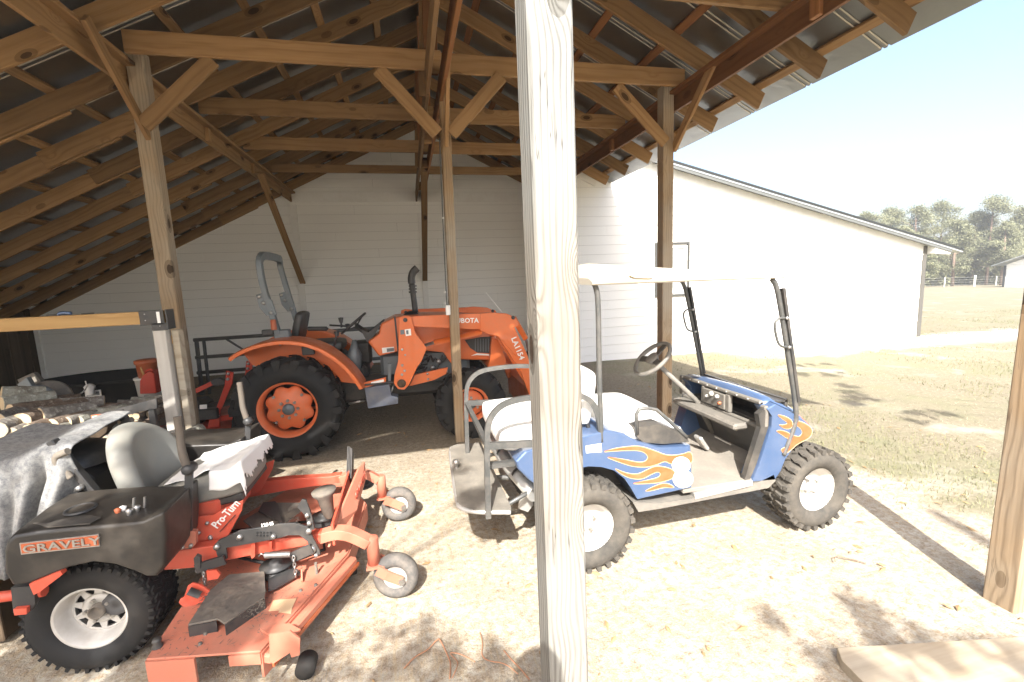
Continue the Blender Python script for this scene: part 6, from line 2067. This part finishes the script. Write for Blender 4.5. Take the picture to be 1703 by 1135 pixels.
for i, (a, b, y, rp, dr, L, bk_, lab) in enumerate(logs):
    logpx(a, b, y, rp, dr, L * (.58 if dr[0] > .3 else 1), bk_, lab, 100 + i)
# hidden lower rows that carry the pile
rr_n = random.Random(8)
for row in range(4):
    for k in range(6):
        x = -3.0 + k * .20 + (row % 2) * .1
        z = .11 + row * .175
        if x > -1.75: continue
        log((x, 3.72 + rr_n.uniform(-.03, .03), z), (x + rr_n.uniform(-.03, .03), 4.3, z + .01), .088 + rr_n.uniform(-.008, .004), BKM[k % 3], 'log low in the firewood pile, mostly hidden behind the felt blanket', 300 + row * 20 + k)
# weathered wedge of wood in the pile
P = side([(146, 735), (156, 703), (182, 700), (177, 720), (170, 726), (150, 738)], 3.88)
o = obj('wood_wedge', G().prism(P, (0, .25, 0)), M['rough_wood'], bevel=.006); tag(o, 'grey weathered wedge of split wood below the rack label', 'wood')
# black steel log rack
rk = thing('log_rack', 'black steel rack with an orange-edged label in front of the firewood', 'rack', (-2.2, 3.9, 0))
obj('rack_bar', G().prism(side([(152, 690), (175, 686), (245, 667), (260, 663), (261, 680), (250, 681), (175, 700), (152, 703)], 3.82), (0, .02, 0)), M['black_metal'], rk)
obj('rack_upright', G().prism(side([(244, 667), (252, 665), (262, 712), (262, 830), (256, 830), (250, 712)], 3.83), (0, .03, 0)), M['black_metal'], rk)
obj('rack_upright', G().box((-2.95, 3.66, .45), (.04, .03, .9)), M['black_metal'], rk)
obj('rack_base', G().box((-2.4, 3.66, .03), (1.3, .03, .04)), M['black_metal'], rk)
obj('label', G().prism(side([(151, 691), (176, 688), (177.5, 698), (153, 702)], 3.812), (0, .004, 0)), M['flame'], rk)
obj('label_print', G().prism(side([(153, 693), (173, 690), (174, 697), (154, 700)], 3.806), (0, .004, 0)), M['decal_white'], rk)

# ------------------------------------------------------------------ timber work frame, tub, cans
fr_ = thing('timber_frame', 'new pine beam on a whitewashed post with black corner bracket at the left', 'timber frame', (-1.98, 4.2, 0))
yb = 4.15
def flatpost(pts, y, d, mat, name, bev=.004):
    return obj(name, G().prism(side(pts, y), (0, d, 0)), mat, fr_, bevel=bev)
pA = px(264, 548, 1, yb); pB = px(306, 742, 1, yb)
beam('post', (pA.x, yb + .04, -.1), (pA.x, yb + .04, pA.z + .03), .09, .09, M['white_wood'], fr_, up=(0, 1, 0))
b0 = px(-120, 544, 1, yb - .01); b1 = px(248, 531, 1, yb - .01)
beam('beam', (b0.x, yb + .04, b1.z + .01), (b1.x + .1, yb + .04, b1.z + .01), .089, .10, M['new_wood'], fr_)
obj('bracket', G().box((b1.x + .02, yb - .012, b1.z + .01), (.17, .006, .115), ch=.002), M['black_metal'], fr_)
obj('bracket', G().box((b1.x + .065, yb - .012, b1.z - .065), (.11, .006, .06), ch=.002), M['black_metal'], fr_)
obj('bracket_end', G().box((b1.x + .125, yb + .04, b1.z - .01), (.012, .12, .16), ch=.002), M['black_metal'], fr_)
obj('bracket_label', G().box((b1.x + .07, yb - .018, b1.z + .01), (.022, .004, .09)), M['decal_white'], fr_)
for dx_, dz_ in ((-.045, .03), (-.045, -.02), (.05, -.07), (.1, .03)):
    obj('screw', G().lathe((b1.x + .02 + dx_, yb - .014, b1.z + .01 + dz_), (0, -1, 0), [(0, .005), (.004, .004), (.004, .0003)], 8), M['steel'], fr_)
for a, b in ((278, 566), (283, 676)):
    q = px(a, b, 1, yb + .05)
    obj('filler_block', G().box((q.x + .02, yb + .10, q.z), (.10, .05, .07), ch=.003), M['new_wood'], fr_)
obj('second_post', G().box((pA.x + .085, yb + .10, .8), (.05, .09, 1.5), ch=.004), M['rough_wood'] if False else M['plank_wood'], fr_)
# tools on the beam
tz = b1.z + .062
kn = thing('utility_knife', 'dark blue utility tool lying on top of the new pine beam', 'tool', px(98, 523, 1, yb + .03))
obj('handle', G().tube(smooth_path([Vector((px(a, 523, 1, yb).x, yb + .03, tz + .012 + dz)) for a, dz in ((92, -.004), (97, .006), (105, .004), (114, .0))]), .014, 8), M['blue'], kn)
obj('blade', G().box((px(84, 523, 1, yb).x, yb + .03, tz + .006), (.09, .02, .008), ch=.002), M['black_metal'], kn)
o = obj('pencil', G().cyl((px(132, 520, 1, yb).x, yb + .02, tz + .004), (px(152, 520, 1, yb).x, yb + .03, tz + .004), .004, 6), M['black_metal'])
tag(o, 'dark thin marker lying on the pine beam near the bracket', 'marker')
# board lying behind the mower seat
o = beam('plank', px(325, 762, 1, 4.1), px(394, 754, 1, 4.25) + Vector((0, .2, 0)), .18, .05, M['plank_wood'], None)
tag(o, 'short weathered plank end sticking out behind the mower seat', 'plank')
for (x, y) in ((-1.78, 4.12), (-1.55, 4.25)):
    pass
st_ = thing('sawhorse', 'low wooden stand under the short plank behind the mower seat', 'stand', (-1.66, 4.2, 0))
for x in (-1.74, -1.62):
    obj('leg', G().box((x, 4.22, .24), (.05, .09, .49), ch=.004), M['plank_wood'], st_)

# black stock tub
tb = thing('stock_tub', 'big oval black plastic trough with a small white label by the wall', 'tub', (-4.0, 7.2, 0))
def oval(z, sx, sy, n=40): return [Vector((-4.05 + sx * math.cos(2 * math.pi * k / n), 7.2 + sy * math.sin(2 * math.pi * k / n), z)) for k in range(n)]
g = G(); g.loft([oval(.02, .55, .35), oval(.30, .68, .44), oval(.70, .86, .54), oval(.73, .90, .57), oval(.76, .90, .57), oval(.76, .85, .53), oval(.70, .82, .51), oval(.10, .55, .35)], caps=True)
obj('shell', g, M['rubber'], tb)
q = px(155, 655, 1, 6.62)
obj('label', G().box(q, (.17, .01, .085), Matrix.Rotation(0, 3, 'Z')), M['decal_white'], tb)
obj('label_print', G().box(q - Vector((0, .006, 0)), (.14, .004, .05)), M['slate'], tb)
o = obj('rag', G().lathe(px(150, 650, 1, 6.55), (0, 0, 1), [(-.06, .001), (-.05, .05), (0, .04), (.05, .06), (.08, .03), (.09, .001)], 9), M['decal_white'])
tag(o, 'crumpled white rag above the label of the black trough', 'rag')
o = obj('cord', G().tube(smooth_path([px(142, 634, 1, 6.5), px(145, 645, 1, 6.5), px(135, 655, 1, 6.2), px(120, 662, 1, 5.6), px(105, 667, 1, 4.9)], 2), .007, 6), M['decal_white'])
tag(o, 'thin white cord running from the black trough to the logs', 'cord')
# bucket with orange lid and red fuel can
bu = thing('bucket', 'white plastic bucket with a round orange cooler lid on top beside the wall', 'bucket', (-3.25, 6.6, 0))
c_ = px(246, 622, 1, 6.6)
obj('pail', G().lathe((c_.x, 6.6, .42), (0, 0, 1), [(0, .001), (0, .12), (.36, .145), (.36, .155), (.38, .155), (.38, .001)], 28), M['decal_white'], bu)
obj('orange_cooler', G().lathe((c_.x, 6.6, .80), (0, 0, 1), [(0, .001), (0, .10), (.17, .11), (.18, .125), (.22, .125), (.23, .10), (.23, .001)], 28), M['flame'], bu)
obj('stool', G().lathe((c_.x, 6.6, 0), (0, 0, 1), [(0, .001), (0, .16), (.415, .14), (.415, .001)], 20), M['black_plastic'], bu)
gc = thing('fuel_can', 'dark red plastic fuel can standing right of the black trough', 'fuel can', (-2.95, 5.9, 0))
P = side([(232, 656), (232, 634), (238, 624), (249, 617), (256, 622), (260, 655)], 5.85)
obj('can_body', G().prism(P, (0, .2, 0)), M['red'], gc, bevel=.012)
obj('can_stand', G().box((-2.93, 5.95, .30), (.3, .25, .60), ch=.02), M['black_plastic'], gc)
obj('handle', G().tube(smooth_path(side([(240, 626), (243, 617), (252, 614), (257, 622)], 5.93)), .014, 8), M['red'], gc)
obj('spout', G().tube(side([(240, 625), (236, 617), (234, 611)], 5.9), [.014, .010, .007], 8), M['new_wood'], gc)
# cut-off saw with disc guard on the pile
sw = thing('cutoff_saw', 'dark dusty chop saw with a round blade guard on the firewood pile', 'chop saw', (-3.5, 4.9, 0))
c_ = px(82, 662, 1, 4.75)
obj('blade_guard', G().lathe(c_, (.25, -.95, .1), [(-.05, .001), (-.05, .15), (.0, .155), (.0, .12), (.01, .11), (.01, .05), (.03, .04), (.03, .001)], 32), M['pan'], sw)
c2 = px(62, 664, 1, 4.6)
obj('motor_housing', G().lathe(c2, (.6, -.8, .1), [(-.1, .001), (-.1, .11), (.02, .12), (.03, .10), (.03, .05), (.05, .04), (.05, .001)], 24), M['slate'], sw)
obj('saw_arm', G().prism(side([(28, 640), (44, 628), (50, 638), (66, 660), (52, 668), (40, 655)], 4.65), (0, .05, 0)), M['slate'], sw, bevel=.005)
obj('saw_handle', G().prism(side([(28, 632), (55, 620), (68, 634), (60, 645), (40, 652)], 4.8), (0, .05, 0)), M['pan'], sw, bevel=.005)
for a in range(3):
    obj('arm_window', G().prism(side([(36 + a * 8, 634 - a * 2.5), (42 + a * 8, 631.5 - a * 2.5), (46 + a * 8, 638 - a * 2), (40 + a * 8, 641 - a * 2)], 4.795), (0, .01, 0)), M['steel'], sw)
obj('saw_foot', G().box((-3.5, 4.85, .42), (.5, .3, .84), ch=.02), M['rough_wood'], sw)

# ------------------------------------------------------------------ tube gate leaning on the wall behind the tractor
gt = thing('tube_gate', 'dark steel farm gate leaning on the white wall behind the tractor', 'gate', (-2.2, 9.2, 0))
GY = 9.2; gx0, gx1 = px(322, 565, 1, GY).x, .15
gtop = px(322, 566, 1, GY).z
GM2 = paint('weathered_gate_tube', (.10, .10, .095), .6, (.25, .23, .2), .5)
zs = [gtop, gtop - .32, gtop - .60, gtop - .84, gtop - 1.05]
for k, z in enumerate(zs):
    yy = GY + .03 * k * -1
    obj('rail', G().tube([(gx0, GY - .06 * k * .3, z), (gx1, GY - .06 * k * .3, z + .02)], .033, 10), GM2, gt)
obj('end_tube', G().tube([(gx0 + .03, GY + .03, gtop), (gx0 + .06, GY - .1, gtop - 1.05)], .035, 10), GM2, gt)
obj('end_tube', G().tube([(gx0 + .16, GY + .0, gtop), (gx0 + .18, GY - .1, gtop - 1.05)], .028, 10), GM2, gt)
obj('diagonal', G().bar((gx0 + .55, GY - .04, gtop - .02), (gx0 + 1.7, GY - .1, gtop - .95), .02, .06, (0, 1, 0)), GM2, gt)
obj('diagonal', G().bar((gx1 - .55, GY - .04, gtop - .02), (gx1 - 1.7, GY - .1, gtop - .95), .02, .06, (0, 1, 0)), GM2, gt)
obj('end_tube', G().tube([(gx1, GY, gtop), (gx1, GY - .1, gtop - 1.05)], .035, 10), GM2, gt)

# outlet box with its cable down the middle post
ob = thing('outlet_box', 'small white outlet box with grey cable on the middle post', 'outlet box', (.42, 5.0, 1.5))
q = px(745, 516, 1, 5.04)
obj('box', G().box(q, (.05, .05, .11), ch=.006), M['decal_white'], ob)
obj('cable', G().tube(smooth_path([q + Vector((-.005, 0, .05)), q + Vector((-.008, 0, .12)), px(742, 485, 1, 5.05), px(738, 400, 1, 5.05), px(734, 300, 1, 5.05), px(731, 230, 1, 5.05)], 1), .007, 6), M['grey_metal'], ob)
for b_ in (363, 486, 505):
    qq = px(740 if b_ > 400 else 737, b_, 1, 5.05)
    obj('clip', G().box(qq, (.022, .02, .018), ch=.002), M['decal_white'], ob)

# sill board at the right, twig and runners
o = obj('sill_board', G().prism([px(a, b, 2, .05) for a, b in ((1392, 1077), (1800, 1053), (1900, 1140), (1850, 1300), (1480, 1180), (1400, 1098))], (0, 0, -.06)), M['plank_wood'], bevel=.004)
tag(o, 'wide pale weathered board lying on the sand at the lower right', 'board')
tw_ = [px(1389, 935, 2, .02), px(1388, 927, 2, .03), px(1394, 925, 2, .03), px(1420, 931, 2, .02), px(1441, 937, 2, .02)]
o = obj('twig', G().tube(tw_, .0035, 5), M['bark']); tag(o, 'thin bent dark twig on the bright sand right of the front post', 'twig')
def runner(pts, label, rad=.004):
    P = smooth_path([px(a, b, 2, .015) + Vector((0, 0, .012 * math.sin(i * 2.1))) for i, (a, b) in enumerate(pts)], 2)
    o = obj('root', G().tube(P, rad, 5), RN); tag(o, label, 'root')
RN = paint('orange_brown_root', (.40, .20, .11), .8, (.5, .35, .22), .3)
runner([(672, 1112), (690, 1095), (712, 1078), (728, 1062), (733, 1068), (745, 1088), (750, 1105), (748, 1132)], 'reddish runner bending back on itself in the sand at the bottom')
runner([(838, 1082), (850, 1100), (868, 1112), (880, 1130)], 'short reddish runner in the photographer\'s shadow')
runner([(798, 1052), (803, 1072), (800, 1088), (812, 1100), (840, 1106), (862, 1118)], 'thin pale root left of the front post foot', .003)
runner([(752, 1128), (762, 1110), (760, 1095), (745, 1085), (765, 1090), (790, 1098)], 'small curled root at the bottom of the photo', .003)

# ------------------------------------------------------------------ morning haze: one closed box of thin air round everything
hz = bpy.data.materials.new('thin_haze'); hz.use_nodes = True
nt = hz.node_tree
for n in list(nt.nodes): nt.nodes.remove(n)
o_ = nt.nodes.new('ShaderNodeOutputMaterial'); pv_ = nt.nodes.new('ShaderNodeVolumePrincipled')
pv_.inputs['Color'].default_value = (.93, .95, .97, 1)
pv_.inputs['Density'].default_value = .0014
pv_.inputs['Anisotropy'].default_value = .1
nt.links.new(pv_.outputs[0], o_.inputs['Volume'])
o = obj('haze', G().box((45, 25, 6), (500, 420, 26)), hz, kind='stuff')
o['label'] = 'thin pale haze over the field'

# ------------------------------------------------------------------ the photographer, standing behind the camera: the photo shows the shadow
PX, PY = -.13, -.16
pr_ = thing('person', 'photographer in dark clothes whose head shadow falls beside the front post', 'person', (PX, PY, 0))


def skinned(name, verts, edges, mat, parent, lvl=2, root=0):
    me = bpy.data.meshes.new(name)
    off = world_loc(parent)
    me.from_pydata([tuple(Vector(v[:3]) - off) for v in verts], edges, [])
    o = bpy.data.objects.new(name, me); COL.objects.link(o); o.parent = parent
    md = o.modifiers.new('skin', 'SKIN'); md.use_smooth_shade = True
    for i, v in enumerate(verts):
        sv = me.skin_vertices[0].data[i]
        sv.radius = (v[3], v[4] if len(v) > 4 else v[3]); sv.use_root = (i == root)
    o.modifiers.new('sub', 'SUBSURF').levels = lvl; o.modifiers['sub'].render_levels = lvl
    me.materials.append(mat)
    return o


def B(x, y, z, r, r2=None):
    return (PX + x, PY + y, z, r, r2 if r2 is not None else r)
body = [B(0, 0, 1.05, .15, .12), B(0, .0, 1.25, .14, .11), B(0, 0, 1.48, .17, .12), B(0, 0, 1.66, .10, .09), B(0, .01, 1.76, .062), B(0, .03, 1.86, .085), B(0, .035, 1.97, .10, .105), B(0, .03, 2.06, .075),
        B(-.10, 0, .96, .10), B(-.12, .01, .55, .065), B(-.12, -.02, .12, .045), B(-.13, .14, .04, .04, .03),
        B(.10, 0, .96, .10), B(.12, .03, .55, .065), B(.12, .0, .12, .045), B(.13, .16, .04, .04, .03),
        B(-.21, 0, 1.60, .06), B(-.30, -.02, 1.34, .045), B(-.13, .12, 1.58, .032), B(-.06, .16, 1.66, .025),
        B(.21, 0, 1.60, .06), B(.32, -.02, 1.36, .045), B(.20, .10, 1.60, .032), B(.16, .12, 1.68, .025)]
edges = [(0, 1), (1, 2), (2, 3), (3, 4), (4, 5), (5, 6), (6, 7), (0, 8), (8, 9), (9, 10), (10, 11), (0, 12), (12, 13), (13, 14), (14, 15), (2, 16), (16, 17), (17, 18), (18, 19), (2, 20), (20, 21), (21, 22), (22, 23)]
SK = paint('skin', (.48, .30, .21), .55)
skinned('body', body, edges, SK, pr_)
DKC = paint('dark_cotton', (.04, .05, .07), .9)
shirt = [B(0, 0, 1.02, .165, .135), B(0, 0, 1.25, .155, .125), B(0, 0, 1.48, .185, .135), B(0, 0, 1.63, .10, .10), B(-.21, 0, 1.60, .075), B(-.26, -.01, 1.46, .07), B(.21, 0, 1.60, .075), B(.27, -.01, 1.47, .07)]
skinned('shirt', shirt, [(0, 1), (1, 2), (2, 3), (2, 4), (4, 5), (2, 6), (6, 7)], DKC, pr_)
tr_ = [B(0, 0, 1.02, .16, .13), B(-.10, 0, .93, .115), B(-.12, .01, .55, .08), B(-.12, -.02, .12, .065), B(.10, 0, .93, .115), B(.12, .03, .55, .08), B(.12, 0, .12, .065)]
skinned('trousers', tr_, [(0, 1), (1, 2), (2, 3), (0, 4), (4, 5), (5, 6)], paint('denim', (.05, .07, .12), .85), pr_)
for s in (-1, 1):
    for k in range(4):
        b = (PX + (-.05 if s < 0 else .155) + .0, PY + (.165 if s < 0 else .125), 1.665 + k * .016)
        e = Vector(b) + Vector((.05 if s < 0 else -.03, .015, .012 + .002 * k))
        obj('finger', G().tube([b, Vector(b).lerp(e, .5) + Vector((0, .01, 0)), e], .0085, 7), SK, pr_)
obj('hair', G().lathe((PX, PY + .015, 1.98), (0, -.15, 1), [(-.10, .095), (-.04, .115), (.03, .112), (.08, .085), (.105, .04), (.11, .001)], 20), paint('brown_hair', (.06, .035, .02), .7), pr_)
obj('nose', G().lathe((PX, PY + .135, 1.93), (0, 1, -.3), [(-.03, .02), (.0, .015), (.015, .004)], 10), SK, pr_)
for s in (-1, 1):
    obj('eye', G().lathe((PX + s * .035, PY + .125, 1.965), (0, 1, 0), [(-.012, .013), (0, .011), (.006, .004), (.006, .0005)], 10), M['decal_white'], pr_)
    obj('ear', G().lathe((PX + s * .10, PY + .02, 1.95), (s, .2, 0), [(-.01, .028), (.012, .024), (.014, .001)], 10), SK, pr_)
obj('mouth', G().bar((PX - .022, PY + .128, 1.885), (PX + .022, PY + .128, 1.885), .01, .008), paint('lips', (.35, .13, .11), .5), pr_)
